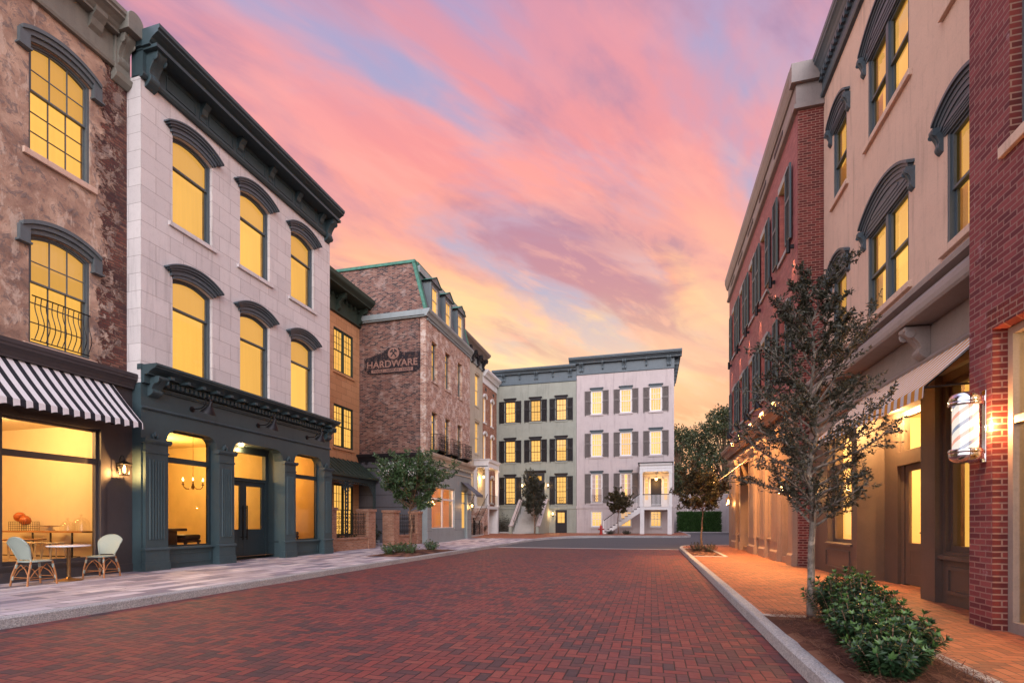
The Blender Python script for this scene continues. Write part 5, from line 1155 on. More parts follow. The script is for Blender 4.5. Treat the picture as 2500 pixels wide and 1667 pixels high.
for grp, (hh, rws) in (((10.2,), (2.0, (3, 3))), ((6.5,), (2.05, (3, 3)))):
    w0 = window(G_.root, (X(cols[0]), 0, grp[0]), 1.02, hh, 0, 3, (2, 3), .45, P['dark_trim'], P['black_shutter'], pane='pane_pale', rec=.08, fr=.06, mun=.03)
    cap(w0, 1.02, hh, P['dark_trim']); q = MB(); q.box(-.6, .6, -.06, .08, -.12, 0); q.build('sill', P['sage_stucco'], w0)
    for x in cols: shutters(G_.root, X(x), grp[0], 1.02, hh, P['black_shutter'])
    for x in cols[1:]: dup(w0, G_.root, (X(x), 0, grp[0]))
w0 = window(G_.root, (X(cols[0]), 0, 2.6), 1.02, 2.55, 0, 3, (3, 4), .45, P['dark_trim'], P['black_shutter'], pane='pane_pale', rec=.08, fr=.06, mun=.03); cap(w0, 1.02, 2.55, P['dark_trim'])
q = MB(); q.box(-.6, .6, -.06, .08, -.12, 0); q.build('sill', P['sage_stucco'], w0)
gd = MB()
for cx_, cz in ((0,.22),(0,.48)):
    for s_ in (-1, 1): gd.tube([(s_*.09+.10*math.cos(t), -.03, cz+.12*math.sin(t)) for t in [u*.6 for u in range(10)]], .014, 4)
gd.tube([(-.46,-.03,.64),(.46,-.03,.64)], .014, 4); gd.tube([(-.46,-.03,.06),(.46,-.03,.06)], .014, 4)
for k in range(9):
    if abs(k-4) > 1: gd.tube([(-.44+.11*k,-.03,.06),(-.44+.11*k,-.03,.64)], .008, 4)
gd.build('window_guard', P['iron'], w0); dup(w0, G_.root, (X(cols[2]), 0, 2.6))
for x in (cols[0], cols[2]): shutters(G_.root, X(x), 2.6, 1.02, 2.55, P['black_shutter'])
c = MB(); c.box(0, WG, -.04, .3, 13.7, 14.75); mould(c, -.1, WG, crown(0, 14.62, .62, .42)); mould(c, 0, WG, [(0,13.66),(-.08,13.7),(-.08,13.78),(0,13.82)])
for k in range(5):
    xx = .9+k*1.56
    for j in ((-.1, .1) if k % 2 == 0 else (0,)): scroll(c, xx+j, 14.68, .12, .7 if k % 2 == 0 else .6, .34)
c.build('cornice', P['steel_blue'], G_.root)
m = MB(); mould(m, 0, WG, [(0,2.18),(-.05,2.18),(-.05,2.28),(0,2.32)]); m.build('base_band', P['sage_stucco'], G_.root)
xd = X(-10.26); m = MB(); m.box(xd-.85, xd-.58, -.06, 0, 2.38, 5.2); m.box(xd+.58, xd+.85, -.06, 0, 2.38, 5.2); m.box(xd-.85, xd+.85, -.08, 0, 5.2, 5.5); m.prism([(0,5.5),(-.1,5.5),(-.26,5.62),(-.26,5.7),(0,5.7)], 'x', xd-1.0, xd+1.0); m.box(xd-.58, xd+.58, -.04, 0, 4.72, 4.80)
do = m.build('door_surround', P['dark_trim'], G_.root); m = MB(); m.box(xd-.58, xd+.58, -.03, .0, 2.38, 4.72)
for i in (-1, 1):
    for a, b in ((2.5, 3.3), (3.45, 4.6)): panel(m, xd+i*.29-.22, xd+i*.29+.22, a, b, -.03, .04, .02)
m.build('door', P['black_shutter'], do); m = MB(); m.face([(xd-.58,-.02,4.8),(xd+.58,-.02,4.8),(xd+.58,-.02,5.18),(xd-.58,-.02,5.18)]); m.build('fanlight', P['pane_lit'], do)
bx = X(-7.87); m = MB(); m.box(bx-.52, bx-.42, -.05, 0, 0, 2.05); m.box(bx+.42, bx+.52, -.05, 0, 0, 2.05); m.box(bx-.52, bx+.52, -.05, 0, 1.98, 2.08); m.box(bx-.42, bx+.42, -.03, 0, 0, 1.98); panel(m, bx-.34, bx-.03, .15, .75, -.03, .03, .015); panel(m, bx+.03, bx+.34, .15, .75, -.03, .03, .015); do = m.build('basement_door', P['black_shutter'], G_.root)
m = MB(); m.face([(bx-.32,-.032,.92),(bx+.32,-.032,.92),(bx+.32,-.032,1.86),(bx-.32,-.032,1.86)]); m.build('pane', P['pane_pale'], do); m = MB(); m.strip([(bx-.36,.88),(bx+.36,.88),(bx+.36,1.9),(bx-.36,1.9)], [(bx-.31,.93),(bx+.31,.93),(bx+.31,1.85),(bx-.31,1.85)], -.05, -.03, closed=True); m.box(bx-.012, bx+.012, -.045, -.032, .92, 1.86); m.box(bx-.32, bx+.32, -.045, -.032, 1.38, 1.40); m.build('sash', P['black_shutter'], do)
st = MB(); ns = 13; dy_ = 3.3/ns; rz_ = 2.36/ns
for k in range(ns): st.box(xd-1.02, xd+1.02, -.9-dy_*(ns-k), -.9-dy_*(ns-k-1) if k < ns-1 else 0, 0, rz_*(k+1)); st.box(xd-1.04, xd+1.04, -.92-dy_*(ns-k), -.9-dy_*(ns-k)+.03, rz_*(k+1)-.04, rz_*(k+1)+.003)
st.build('front_stair', P['concrete'], G_.root)
for s_ in (-1, 1):
    ck = MB(); xx = xd+s_*1.16; ck.prism([(0,0),(-4.5,0),(-4.5,.62),(-4.15,.62),(-.9,2.95),(0,2.95)], 'x', xx-.12, xx+.12); ck.build('cheek_wall', P['sage_stucco'], G_.root)
    ck = MB(); ck.prism([(0,2.95),(-.9,2.95),(-4.15,.62),(-4.5,.62),(-4.55,.70),(-4.17,.72),(-.9,3.05),(0,3.05)], 'x', xx-.18, xx+.18); ck.build('coping', P['pink_stucco'], G_.root)
    rl = MB(); xr = xd+s_*.92; rl.tube([(xr,-.2,3.6),(xr,-.95,3.55),(xr,-4.2,1.15),(xr,-4.35,1.0)], .025, 6)
    for k in range(4): y_ = -4.1+k*1.05; rl.tube([(xr,y_,max(0,.15+(y_+4.1)*.72)),(xr,y_,1.2+(y_+4.1)*.74)], .014, 5)
    rl.build('handrail', P['iron'], G_.root)
def sconce(loc, rz, label, group, power=26):
    t = thing('wall_sconce', label, 'lantern', loc, rz, group); m = MB(); m.box(-.06,.06,-.02,0,-.25,.2); m.tube([(0,0,-.18),(0,-.10,-.24),(0,-.16,-.18)], .014, 5); m.lathe([(0,.26),(.02,.22),(.09,.15),(.10,.13),(0,.13)], (0,-.16,0), 8); m.lathe([(.06,-.16),(.07,-.14),(.07,-.12),(0,-.12)], (0,-.16,0), 8)
    for k in range(6): m.tube([(.06*math.cos(k*1.047),-.16+.06*math.sin(k*1.047),-.13),(.085*math.cos(k*1.047),-.16+.085*math.sin(k*1.047),.14)], .006, 4)
    m.build('sconce_frame', P['iron'], t); m = MB(); m.lathe([(0,-.11),(.045,-.09),(.055,.0),(.04,.1),(0,.12)], (0,-.16,0), 10); m.build('bulb', P['bulb'], t, smooth=True); lamp('lantern_light', (0,-.27,-.04), power, r=.04, parent=t)
sconce(G_.w(X(-11.47), -.01, 4.35), 0, 'glowing sconce left of the green house front door', 'sconces by the green house door'); sconce(G_.w(X(-9.06), -.01, 4.35), 0, 'glowing sconce right of the green house front door', 'sconces by the green house door'); sconce(G_.w(X(-8.62), -.01, 1.75), 0, 'glowing sconce beside the black basement door', None, 40)
# ------------------------------------------------------------------ H: pale pink house with grey shutters
H_ = Bd('pale_house', 'pale pink stucco house with grey shutters, dark cornice and a white stair to its portico', 'house', 'B', YB-.02, -6.47, .2)
X = H_.x; WH = X(1.88); cols = [-4.68, -2.14, .38]
wins = [(X(x), z, h_ and 1.0, h_) for z, h_ in ((10.55, 2.1), (6.78, 2.1)) for x in cols]+[(X(x), 2.68, 1.0, 2.6) for x in cols[:2]]+[(X(x), .55, 1.0, 1.42) for x in cols]
shell(H_, 0, WH, 0, 14.2, 9, [hole(*w) for w in wins], P['pink_stucco'])
for zb, hh, rw_, cs in ((10.55, 2.1, (2, 3), cols), (6.78, 2.1, (2, 3), cols), (2.68, 2.6, (3, 3), cols[:2]), (.55, 1.42, (3, 3), cols)):
    w0 = window(H_.root, (X(cs[0]), 0, zb), 1.0, hh, 0, 4 if zb > 6 else 3, rw_, .5, P['white_paint'], None, pane='pane_lit' if zb > 6 else 'pane_pale', rec=.06, fr=.07, mun=.03)
    if zb > 2: cap(w0, 1.0, hh, P['steel_blue'])
    q = MB(); q.box(-.6, .6, -.07, .06, -.14, 0)
    if zb < 2: q.strip([(-.62,-.14),(.62,-.14),(.62,hh+.1),(-.62,hh+.1)], [(-.5,0),(.5,0),(.5,hh),(-.5,hh)], -.03, 0, closed=True)
    q.build('sill', P['pink_stucco'], w0)
    if 2 < zb < 3:
        gd = MB()
        for cz in (.25,.52):
            for s_ in (-1, 1): gd.tube([(s_*.09+.10*math.cos(t), -.03, cz+.12*math.sin(t)) for t in [u*.6 for u in range(10)]], .014, 4)
        gd.tube([(-.45,-.03,.68),(.45,-.03,.68)], .014, 4); gd.tube([(-.45,-.03,.08),(.45,-.03,.08)], .014, 4)
        for k in range(9):
            if abs(k-4) > 1: gd.tube([(-.44+.11*k,-.03,.08),(-.44+.11*k,-.03,.68)], .008, 4)
        gd.build('window_guard', P['iron'], w0)
        cu = MB()
        for s_ in (-1, 1):
            for k in range(6): x0 = s_*(.16+.045*k); cu.tube([(x0,.10,.1),(x0,.10,hh-.1)], .026, 6)
        cu.build('curtain', plain('sheer_curtain', (.55,.42,.36), .9), w0); w0.children[1].name
    for x in cs[1:]: dup(w0, H_.root, (X(x), 0, zb))
    if zb > 2:
        for x in cs: shutters(H_.root, X(x), zb, 1.0, hh, P['grey_shutter'])
c = MB(); c.box(0, WH, -.04, .3, 14.15, 15.2); mould(c, -.62, WH+.62, crown(0, 15.08, .75, .48)); mould(c, 0, WH, [(0,14.12),(-.08,14.16),(-.08,14.24),(0,14.28)])
c.box(WH, WH+.55, 0, 9, 15.15, 15.56); c.box(-.55, 0, 0, 9, 15.15, 15.56); c.box(WH, WH+.04, 0, 9, 14.15, 15.15)
for k in range(5):
    xx = .45+k*1.87
    for j in ((-.1, .1) if k % 2 == 0 else (0,)): scroll(c, xx+j, 15.15, .13, .85 if k % 2 == 0 else .7, .42)
for k in range(7): modillion(c, 0, 0, 0, 0, 0) if False else c.box(WH+.04, WH+.42, .5+k*1.2, .66+k*1.2, 14.6, 15.15)
c.build('cornice', P['steel_blue'], H_.root)
m = MB(); m.box(-.04, WH+.04, -.05, 0, 2.2, 2.42); m.build('base_band', P['pink_stucco'], H_.root)
pa, pb, pd = X(-.90), X(1.62), -2.2; dk = 2.2
po = MB(); po.box(pa, pb, pd, 0, 2.0, 2.25); po.box(pa-.03, pb+.03, pd-.03, 0, 2.25, 2.3); po.build('porch_deck', P['white_paint'], H_.root); po = MB(); po.box(pa, pb, pd, 0, 5.18, 5.24)
mould(po, pa-.02, pb+.02, [(pd,5.14),(pd-.03,5.14),(pd-.03,5.38),(pd-.05,5.40),(pd-.05,5.58),(pd-.14,5.70),(pd-.16,5.82),(0,5.82),(0,5.24),(pd+.25,5.24),(pd+.25,5.14)]); po.build('portico', P['white_paint'], H_.root)
m = MB(); m.box(pa-.16, pb+.12, pd-.20, 0, 5.82, 5.90); m.build('portico_roof', P['dark_trim'], H_.root)
for x, y in ((pa+.10, pd+.12), (pb-.10, pd+.12), (pa+.10, -.08), (pb-.10, -.08)):
    m = MB(); m.box(x-.11, x+.11, y-.11, y+.11, 2.3, 5.14); m.box(x-.14, x+.14, y-.14, y+.14, 2.3, 2.42); m.box(x-.14, x+.14, y-.14, y+.14, 5.0, 5.14); m.build('column', P['white_paint'], H_.root)
for x in (pa+.17, pb-.17): m = MB(); m.box(x-.17, x+.17, pd, pd+.34, 0, 2.0); m.build('pier', P['white_paint'], H_.root)
rl = MB(); rl.box(pa+.2, pb-.2, pd+.08, pd+.16, 3.24, 3.30); rl.build('handrail', P['iron'], H_.root)
rl = MB(); rl.box(pa+.2, pb-.2, pd+.09, pd+.15, 2.38, 2.44)
for k in range(20): rl.box(pa+.255+k*.10, pa+.295+k*.10, pd+.10, pd+.14, 2.44, 3.24)
rl.build('balustrade', P['white_paint'], H_.root)
m = MB(); dx_ = X(.40); m.box(dx_-1.0, dx_+1.0, -.10, 0, 2.3, 5.14)
m.box(dx_-.62, dx_-.50, -.16, -.1, 2.3, 4.85); m.box(dx_+.50, dx_+.62, -.16, -.1, 2.3, 4.85); m.box(dx_-1.02, dx_+1.02, -.16, -.1, 4.75, 4.9); do = m.build('door_surround', P['white_paint'], H_.root)
m = MB(); m.box(dx_-.43, dx_+.43, -.15, -.1, 2.32, 4.72)
for i in (-1, 1): panel(m, dx_+i*.2-.15, dx_+i*.2+.15, 2.5, 3.3, -.15, .03, .015); panel(m, dx_+i*.2-.15, dx_+i*.2+.15, 3.4, 4.55, -.15, .03, .015)
m.build('door', P['black_shutter'], do)
for s_ in (-1, 1):
    m = MB(); m.face([(dx_+s_*.66,-.105,2.9),(dx_+s_*.92,-.105,2.9),(dx_+s_*.92,-.105,4.7),(dx_+s_*.66,-.105,4.7)]); m.build('side_light', P['pane_lit'], do)
    m = MB()
    for z in (3.4, 3.95, 4.4): m.box(dx_+s_*.66-.01, dx_+s_*.92+.01, -.13, -.11, z, z+.03)
    m.build('sash', P['white_paint'], do)
st = MB(); ns = 12; L = 3.0; rr = 2.25/ns; tt = L/ns
for k in range(ns): st.box(pa-tt*(ns-k), pa-tt*(ns-k-1), pd+.12, pd+1.3, rr*(k+1)-.05, rr*(k+1)); 
st.build('stair_tread', P['dark_trim'], H_.root)
st = MB()
for y in (pd+.05, pd+1.3):
    pts = [(pa-L, 0)]
    for k in range(ns): pts += [(pa-L+tt*k, rr*(k+1)-.05), (pa-L+tt*(k+1), rr*(k+1)-.05)]
    pts += [(pa, 1.75), (pa-L+.35, 0)]
    st.prism(pts, 'y', y, y+.07)
st.build('stair_stringer', P['white_paint'], H_.root)
rl = MB(); rl.tube([(pa-L,pd+.08,1.08),(pa-.02,pd+.08,3.3)], .03, 6); rl.build('handrail', P['iron'], H_.root)
rl = MB()
for k in range(26): u = (k+.5)/26; rl.box(pa-L+L*u-.022, pa-L+L*u+.022, pd+.065, pd+.105, 2.25*u+.12, 2.25*u+1.06)
rl.tube([(pa-L,pd+.08,0),(pa-L,pd+.08,1.15)], .05, 8); rl.build('balustrade', P['white_paint'], H_.root)
t = thing('hanging_lantern', 'glowing lantern hanging before the dark door of the pale pink house', 'lantern', H_.w(dx_, -1.1, 4.62))
m = MB(); m.tube([(0,0,.2),(0,0,.56)], .012, 5); m.lathe([(.13,.1),(.15,.12),(.05,.22),(0,.24)], n=8); m.build('lantern_cap', P['iron'], t)
m = MB(); m.lathe([(0,-.16),(.09,-.13),(.12,.05),(.11,.1),(0,.11)], n=10); m.build('bulb', P['bulb_soft'], t, smooth=True); lamp('lantern_light', (0,0,-.25), 80, (1,.5,.15), r=.08, parent=t)
# hydrant
t = thing('fire_hydrant', 'red fire hydrant at the kerb by the white stair', 'hydrant', (-3.87, 40.96, .2))
m = MB(); m.lathe([(.0,0),(.15,0),(.15,.05),(.10,.06),(.10,.10),(.12,.11),(.12,.14),(.095,.15),(.095,.52),(.13,.53),(.13,.57),(.11,.60),(.09,.68),(.05,.74),(.02,.76),(.03,.78),(.03,.83),(0,.84)], n=18); m.build('barrel', P['red_paint'], t, smooth=True)
for rz_ in (0, 180, 270):
    m = MB(); q = 0; m.lathe([(0,0),(.06,0),(.06,.09),(.075,.09),(.075,.14),(.03,.16),(.02,.19),(0,.19)], n=12); m.xform(Matrix.Rotation(R(rz_), 4, 'Z') @ Matrix.Translation((.07, 0, .42)) @ Matrix.Rotation(R(90), 4, 'Y')); m.build('outlet_cap', P['red_paint'], t, smooth=True)
# ------------------------------------------------------------------ beyond: hedge, white wall, plain building, trees
rnd = random.Random(11)
t = thing('white_wall', 'low white rendered wall behind the clipped hedge', 'wall', (5, 61.2, 0)); m = MB(); m.box(-4.5, 14, 0, .3, 0, 4.2); m.box(-4.5, 14, -.06, .36, 4.2, 4.35); m.build('wall', P['pink_stucco'], t)
m = MB()
for x in (-1.0, 1.7): m.tube([(x,-.08,0),(x,-.08,4.0)], .06, 6)
m.build('downpipe', P['white_paint'], t)
t = thing('hedge', 'clipped green hedge between the pale house and the right hand street', 'hedge', (5.0, 58.6, .1))
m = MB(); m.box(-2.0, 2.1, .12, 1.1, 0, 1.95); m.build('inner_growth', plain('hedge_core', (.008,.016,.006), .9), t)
m = MB()
for k in range(12000):
    x, z = rnd.uniform(-2.25, 2.25), rnd.uniform(0, 2.15); y = rnd.gauss(.0, .09)
    if rnd.random() < .25: y, z = rnd.uniform(.1, 1.1), 2.05+rnd.gauss(0, .07)
    leafmesh(m, Vector((x, y, z)), Vector((rnd.gauss(0,.7), -.6+rnd.gauss(0,.4), rnd.gauss(.3,.5))), rnd.uniform(.12,.20), .10, rnd)
m.build('foliage', P['leaf_hedge'], t)
PB = Bd('plain_building', 'plain beige stucco building behind the street tree at the corner', 'building', 'B', 46.5, 8.05, 0)
m = MB(); m.box(0, 14, 0, 9, 0, 6.9); m.box(-.06, 14, -.06, 9, 6.9, 7.1); m.build('wall', P['cream_stucco'], PB.root); m = MB(); m.box(.0, .5, -.12, 0, 0, 3.6); m.box(1.2, 13, -.10, 0, 3.4, 3.6); m.build('trim', P['tan_stucco'], PB.root)
shrub('shrub', 'small dark shrub at the foot of the plain beige building', (8.4, 44.6, .05), .6, .7, 22, (P['leaf_hedge'], P['leaf_hedge']), rnd, leaf=.10)
ak = MB(); ak.box(3.1, 12, 56.6, 58.2, -.05, .13); struct(ak.build('kerb', P['concrete']))
def bigtree(label, loc, H, crown_r, z0, rnd, n=5200, mat=None):
    t = thing('background_tree', label, 'tree', loc, 0, 'trees beyond the hedge'); tr = MB(); m = MB()
    tr.tube([(0,0,-.3),(.1,0,z0*.6),(0,.1,z0+1),(.2,0,H*.6),(0,0,H*.85)], [.4,.33,.27,.16,.05], 8); blobs = []
    for k in range(46):
        z = z0+(H-z0)*rnd.random()**.85; f = (z-z0)/(H-z0); rr = crown_r*math.sin(math.pi*min(.97, .18+.80*f))**.65*rnd.uniform(.35, .95); a = rnd.random()*6.283
        c0 = Vector((rr*math.cos(a), rr*math.sin(a), z)); blobs.append((c0, rnd.uniform(.55, 1.25)*crown_r*.30)); tr.tube([(0,0,z*.55+1), tuple(c0*.5+Vector((0,0,z*.40))), tuple(c0)], [.12,.07,.02], 5)
    for k in range(n):
        c0, br = blobs[k % len(blobs)]; d_ = Vector((rnd.gauss(0,1), rnd.gauss(0,1), rnd.gauss(0,.75))).normalized(); p = c0+d_*br*rnd.random()**.4
        leafmesh(m, p, d_+Vector((rnd.gauss(0,.6), rnd.gauss(0,.6), rnd.gauss(0,.6))), rnd.uniform(.20, .42), .2, rnd)
    tr.build('trunk', P['bark_brown'], t); m.build('crown', mat or P['leaf_far'], t)
bigtree('tall dark tree rising highest beside the red brick cornice', (9.2, 72, 0), 15.6, 4.6, 3.0, rnd, 8200)
bigtree('dark tree standing just right of the pale pink house', (3.2, 70, 0), 13.8, 4.0, 2.4, rnd, 7000)
bigtree('dark tree between the two taller trees over the hedge', (6.2, 76, 0), 14.2, 4.2, 2.2, rnd, 5200)
bigtree('dark tree mostly hidden behind the red brick building', (14.0, 74, 0), 16.2, 4.4, 3.0, rnd, 5200)
# ------------------------------------------------------------------ K: tan stucco building with arched blue-grey hoods
K = Bd('tan_building', 'tan stucco building with arched blue grey window hoods above a dark brown shopfront', 'building', 'R', 4.5, 15.45)
X = K.x; WK = X(7.1); rows_ = [9.33, 5.54]
wins = []
for z in rows_: wins += [(X(14.24), z, .90, 1.80), (X(11.66), z, 1.80, 1.80), (X(9.08), z, .90, 1.80)]
shell(K, 0, WK, 4.3, 12.8, 8, [hole(*w) for w in wins], P['tan_stucco'])
LAY = [(.0, .07, .035, .0), (.06, .16, .055, .04), (.15, .24, .07, .08), (.23, .30, .095, .12), (.29, .345, .13, .16)]
def khood(w0, w, h, r_):
    archhood(w0, w+.10, h+.06, r_, LAY, P['steel_blue'], consoles=(w/2+.16, .12, .13, .40, .15, P['steel_blue']))
    ww = w+.10; f_ = MB()
    for k in range(4):
        lo = h-.02+r_*.27*k; pts = [(x, min(z+.01, lo+r_*.27+.02)) for x, z in arcpts(ww, h+.06, r_, 16)]
        pts = [(x, z) for x, z in pts if z > lo]; 
        if len(pts) > 2: f_.prism([(pts[-1][0], lo), (pts[0][0], lo)]+pts, 'y', -.022-.012*k, .06)
    f_.build('arch_panel', P['steel_blue'], w0)
w1 = window(K.root, (wins[0][0], 0, rows_[0]), .90, 1.80, 0, 1, (1, 1), .48, P['steel_blue'], None, blind='blind', rec=.04, fr=.055, sash=.045); khood(w1, .90, 1.80, .13)
q = MB(); q.box(-.58, .58, -.07, .1, -.12, 0); q.build('sill', P['tan_stucco'], w1, bevel=.01)
w2 = window(K.root, (wins[1][0], 0, rows_[0]), 1.80, 1.80, 0, 1, (1, 1), .48, P['steel_blue'], None, blind='blind', rec=.04, fr=.055, sash=.045, mull=True); khood(w2, 1.80, 1.80, .26)
q = MB(); q.box(-1.03, 1.03, -.07, .1, -.12, 0); q.build('sill', P['tan_stucco'], w2, bevel=.01)
for k, w in enumerate(wins):
    if k not in (0, 1): dup(w2 if k % 3 == 1 else w1, K.root, (w[0], 0, w[1]))
# curtains glimpsed behind the lower sashes
for k, w in enumerate(wins):
    cu = MB(); xs_ = [w[0]+w[2]/2-.22] if k % 3 != 1 else [w[0]-.28, w[0]+w[2]/2-.22]
    for xb in xs_:
        for j in range(5): cu.tube([(xb+j*.04, .155, w[1]+.05), (xb+j*.04, .155, w[1]+w[3]*.46)], .022, 6)
    cu.build('curtain', plain('amber_curtain', (.62,.30,.07), .9) if k == 0 else bpy.data.materials['amber_curtain'], K.root)
c = MB(); c.box(-.0, WK, -.05, .3, 12.7, 13.35); mould(c, 0, WK, [(0,12.64),(-.08,12.66),(-.10,12.72),(-.05,12.78),(0,12.78)]); mould(c, 0, WK, crown(0, 13.2, .30, .52)); c.box(0, WK, 0, .4, 13.3, 13.7)
for k in range(46): c.box(.05+k*.18, .14+k*.18, -.14, -.05, 13.08, 13.2)
c.build('cornice', P['steel_blue'], K.root)
c = MB(); mould(c, .02, WK, [(0,4.20),(-.34,4.20),(-.34,4.26),(-.72,4.26),(-.74,4.30),(-.74,4.38),(-.68,4.42),(-.66,4.52),(-.56,4.64),(-.50,4.70),(-.60,4.74),(-.60,4.82),(-.55,4.88),(0,4.92)]); c.build('storefront_cornice', P['cornice_tan'], K.root)
f = MB(); f.box(.0, WK, -.36, .1, 3.44, 4.22); mould(f, 0, WK, [(-.36,3.66),(-.42,3.66),(-.44,3.70),(-.40,3.76),(-.36,3.76)]); mould(f, 0, WK, [(-.36,3.40),(-.40,3.40),(-.40,3.46),(-.36,3.48)]); f.build('sign_frieze', P['pale_blue'] if False else P['cornice_tan'], K.root)
for y in (9.32, 12.5):
    s_ = MB(); q = len(s_.v); scroll(s_, X(y), 4.24, .22, .52, .34); s_.xform(Matrix.Translation((0, -.36, 0)), q); s_.build('corbel', P['cornice_tan'], K.root, bevel=.006)
sf = MB(); yk = -.36; br = P['brown_paint']
sf.wall(0, X(12.12), 0, 3.42, yk, -.02, [(X(13.95), X(12.42), .74, 3.30)]); sf.build('storefront', br, K.root); sf = MB(); sf.box(X(9.52), X(9.10), yk, .14, 0, 3.42); sf.build('pilaster', br, K.root); sf = MB(); sf.wall(X(9.10), WK, 0, 3.42, yk+.10, yk+.28, [(X(9.02), X(7.6), .78, 3.30)]); sf.build('storefront', br, K.root)
m = MB(); panel(m, X(14.05), X(12.5), .14, .58, yk, .04, .025); mould(m, X(14.0), X(12.36), [(yk,.68),(yk-.05,.68),(yk-.05,.72),(yk,.74)]); m.build('bulkhead', br, K.root); m = MB(); panel(m, X(8.95), X(7.7), .16, .56, yk+.10, .05, .03); mould(m, X(9.1), X(7.5), [(yk+.1,.66),(yk+.03,.66),(yk+.03,.72),(yk+.1,.74)]); m.build('bulkhead', br, K.root)
def kwin(a, b, z0, z1, y, bars=()):
    m = MB(); m.strip([(a,z0),(b,z0),(b,z1),(a,z1)], [(a+.07,z0+.08),(b-.07,z0+.08),(b-.07,z1-.07),(a+.07,z1-.07)], y, y+.1, closed=True)
    for z in bars: m.box(a+.07, b-.07, y-.01, y+.1, z, z+.13)
    o = m.build('shop_window', br, K.root); g = MB(); g.face([(a+.07,y+.05,z0+.08),(b-.07,y+.05,z0+.08),(b-.07,y+.05,z1-.07),(a+.07,y+.05,z1-.07)]); g.build('pane', P['glass'], o)
kwin(X(13.95), X(12.42), .74, 3.30, yk+.14, (2.44,)); kwin(X(9.02), X(7.6), .78, 3.30, yk+.16, (2.44,)); g = MB(); g.face([(X(9.02),yk+.34,.78),(X(7.6),yk+.34,.78),(X(7.6),yk+.34,3.3),(X(9.02),yk+.34,3.3)]); g.build('roller_shade', P['blind'], K.root)
al = MB(); al.box(X(12.12)-.12, X(12.12), -.02, .16, 0, 3.42); al.wall(X(12.12), X(9.52), 0, 3.42, .14, .30, [(X(11.55), X(10.40), 0, 3.34)]); al.box(X(12.12), X(9.52), yk, .14, 3.34, 3.42); al.box(X(11.55), X(10.40), .12, .3, 2.30, 2.56); al.build('entrance_recess', br, K.root)
d_ = MB(); a, b = X(11.42), X(10.52); d_.box(X(11.55), a, .2, .3, 0, 3.34); d_.box(b, X(10.40), .2, .3, 0, 3.34); d_.box(a, b, .2, .3, 3.22, 3.34); d_.build('door_frame', br, K.root)
d_ = MB(); d_.strip([(a,0.03),(b,0.03),(b,2.30),(a,2.30)], [(a+.13,.82),(b-.13,.82),(b-.13,2.18),(a+.13,2.18)], .22, .27, closed=True); d_.box(a+.1, b-.1, .23, .26, .04, .82); panel(d_, a+.16, b-.16, .2, .7, .23, .03, .014); do = d_.build('door', br, K.root)
g = MB(); g.face([(a+.13,.245,.82),(b-.13,.245,.82),(b-.13,.245,2.18),(a+.13,.245,2.18)]); g.build('pane', P['glass'], do); g = MB(); g.tube([(b-.08,.22,1.02),(b-.08,.16,1.02),(b-.22,.16,1.02)], .012, 6); g.build('handle', P['iron'], do)
g = MB(); g.face([(a,.25,2.56),(b,.25,2.56),(b,.25,3.22),(a,.25,3.22)]); g.build('transom_pane', P['glass'], K.root)
room(K, .05, WK, .31, 2.5, .05, 3.9, P['room'], P['room'])
for y in (13.2, 8.3, 11.0): lamp('shop_light', (X(y), 1.1, 3.5), 420, (1,.56,.18), r=.2, parent=K.root)
dl = MB(); dl.lathe([(0,3.325),(.06,3.325),(.065,3.342),(0,3.342)], (X(11.3), -.12, 0), 12); dl.build('downlight', P['bulb_soft'], K.root); lamp('entrance_light', (X(11.3), -.12, 3.25), 380, r=.05, parent=K.root)
awning('striped_awning', 'yellow and white striped awning over the brown shopfront', K.w(X(11.7), yk-.01, 0), K.rz, 4.22, .84, 3.72, 2.92, .15, [P['yellow_fabric'], P['white_fabric']], .195, scallop=False, frac=.5)
# ------------------------------------------------------------------ J: red brick building with shutters
J = Bd('red_brick_building', 'long red brick building with green shutters and a taupe shopfront, past the tan building', 'building', 'R', 3.87, 28.05)
X = J.x; WJ = X(15.48); cy = [26.45, 24.2, 21.96, 19.71, 17.0]
wins = [(X(y), z, 1.0, h_) for z, h_ in ((9.24, 2.15), (5.62, 1.95)) for y in cy]
shell(J, 0, WJ, 4.0, 12.6, 9, [hole(*w) for w in wins], P['skylit_red_brick'], side=P['red_brick'])
rt = MB(); rt.box(WJ-.002, WJ+.012, .0, .9, 0, 12.5); rt.build('return_wall', P['red_brick'], J.root)
w0 = window(J.root, (wins[0][0], 0, wins[0][1]), 1.0, 2.15, 0, 2, (2, 2), .5, P['taupe'], None, pane='pane_lit', rec=.20, fr=.06); q = MB(); q.box(-.58, .58, -.06, .2, -.11, 0); q.build('sill', P['concrete'], w0); q = MB(); q.box(-.55, .55, -.04, .2, 2.15, 2.36); q.build('lintel', P['concrete'], w0)
w5 = window(J.root, (wins[5][0], 0, wins[5][1]), 1.0, 1.95, 0, 2, (2, 2), .5, P['taupe'], None, pane='pane_lit', rec=.20, fr=.06); q = MB(); q.box(-.58, .58, -.06, .2, -.11, 0); q.build('sill', P['concrete'], w5); q = MB(); q.box(-.55, .55, -.04, .2, 1.95, 2.14); q.build('lintel', P['concrete'], w5)
for k, w in enumerate(wins):
    if k not in (0, 5): dup(w0 if k < 5 else w5, J.root, (w[0], 0, w[1]))
    for s_ in (-1, 1):
        so_ = shutter(J.root, (w[0]-.5-.57 if s_ < 0 else w[0]+.5+.03, -.05, w[1]+.02), .54, w[3]-.02, P['green_shutter'], .05)
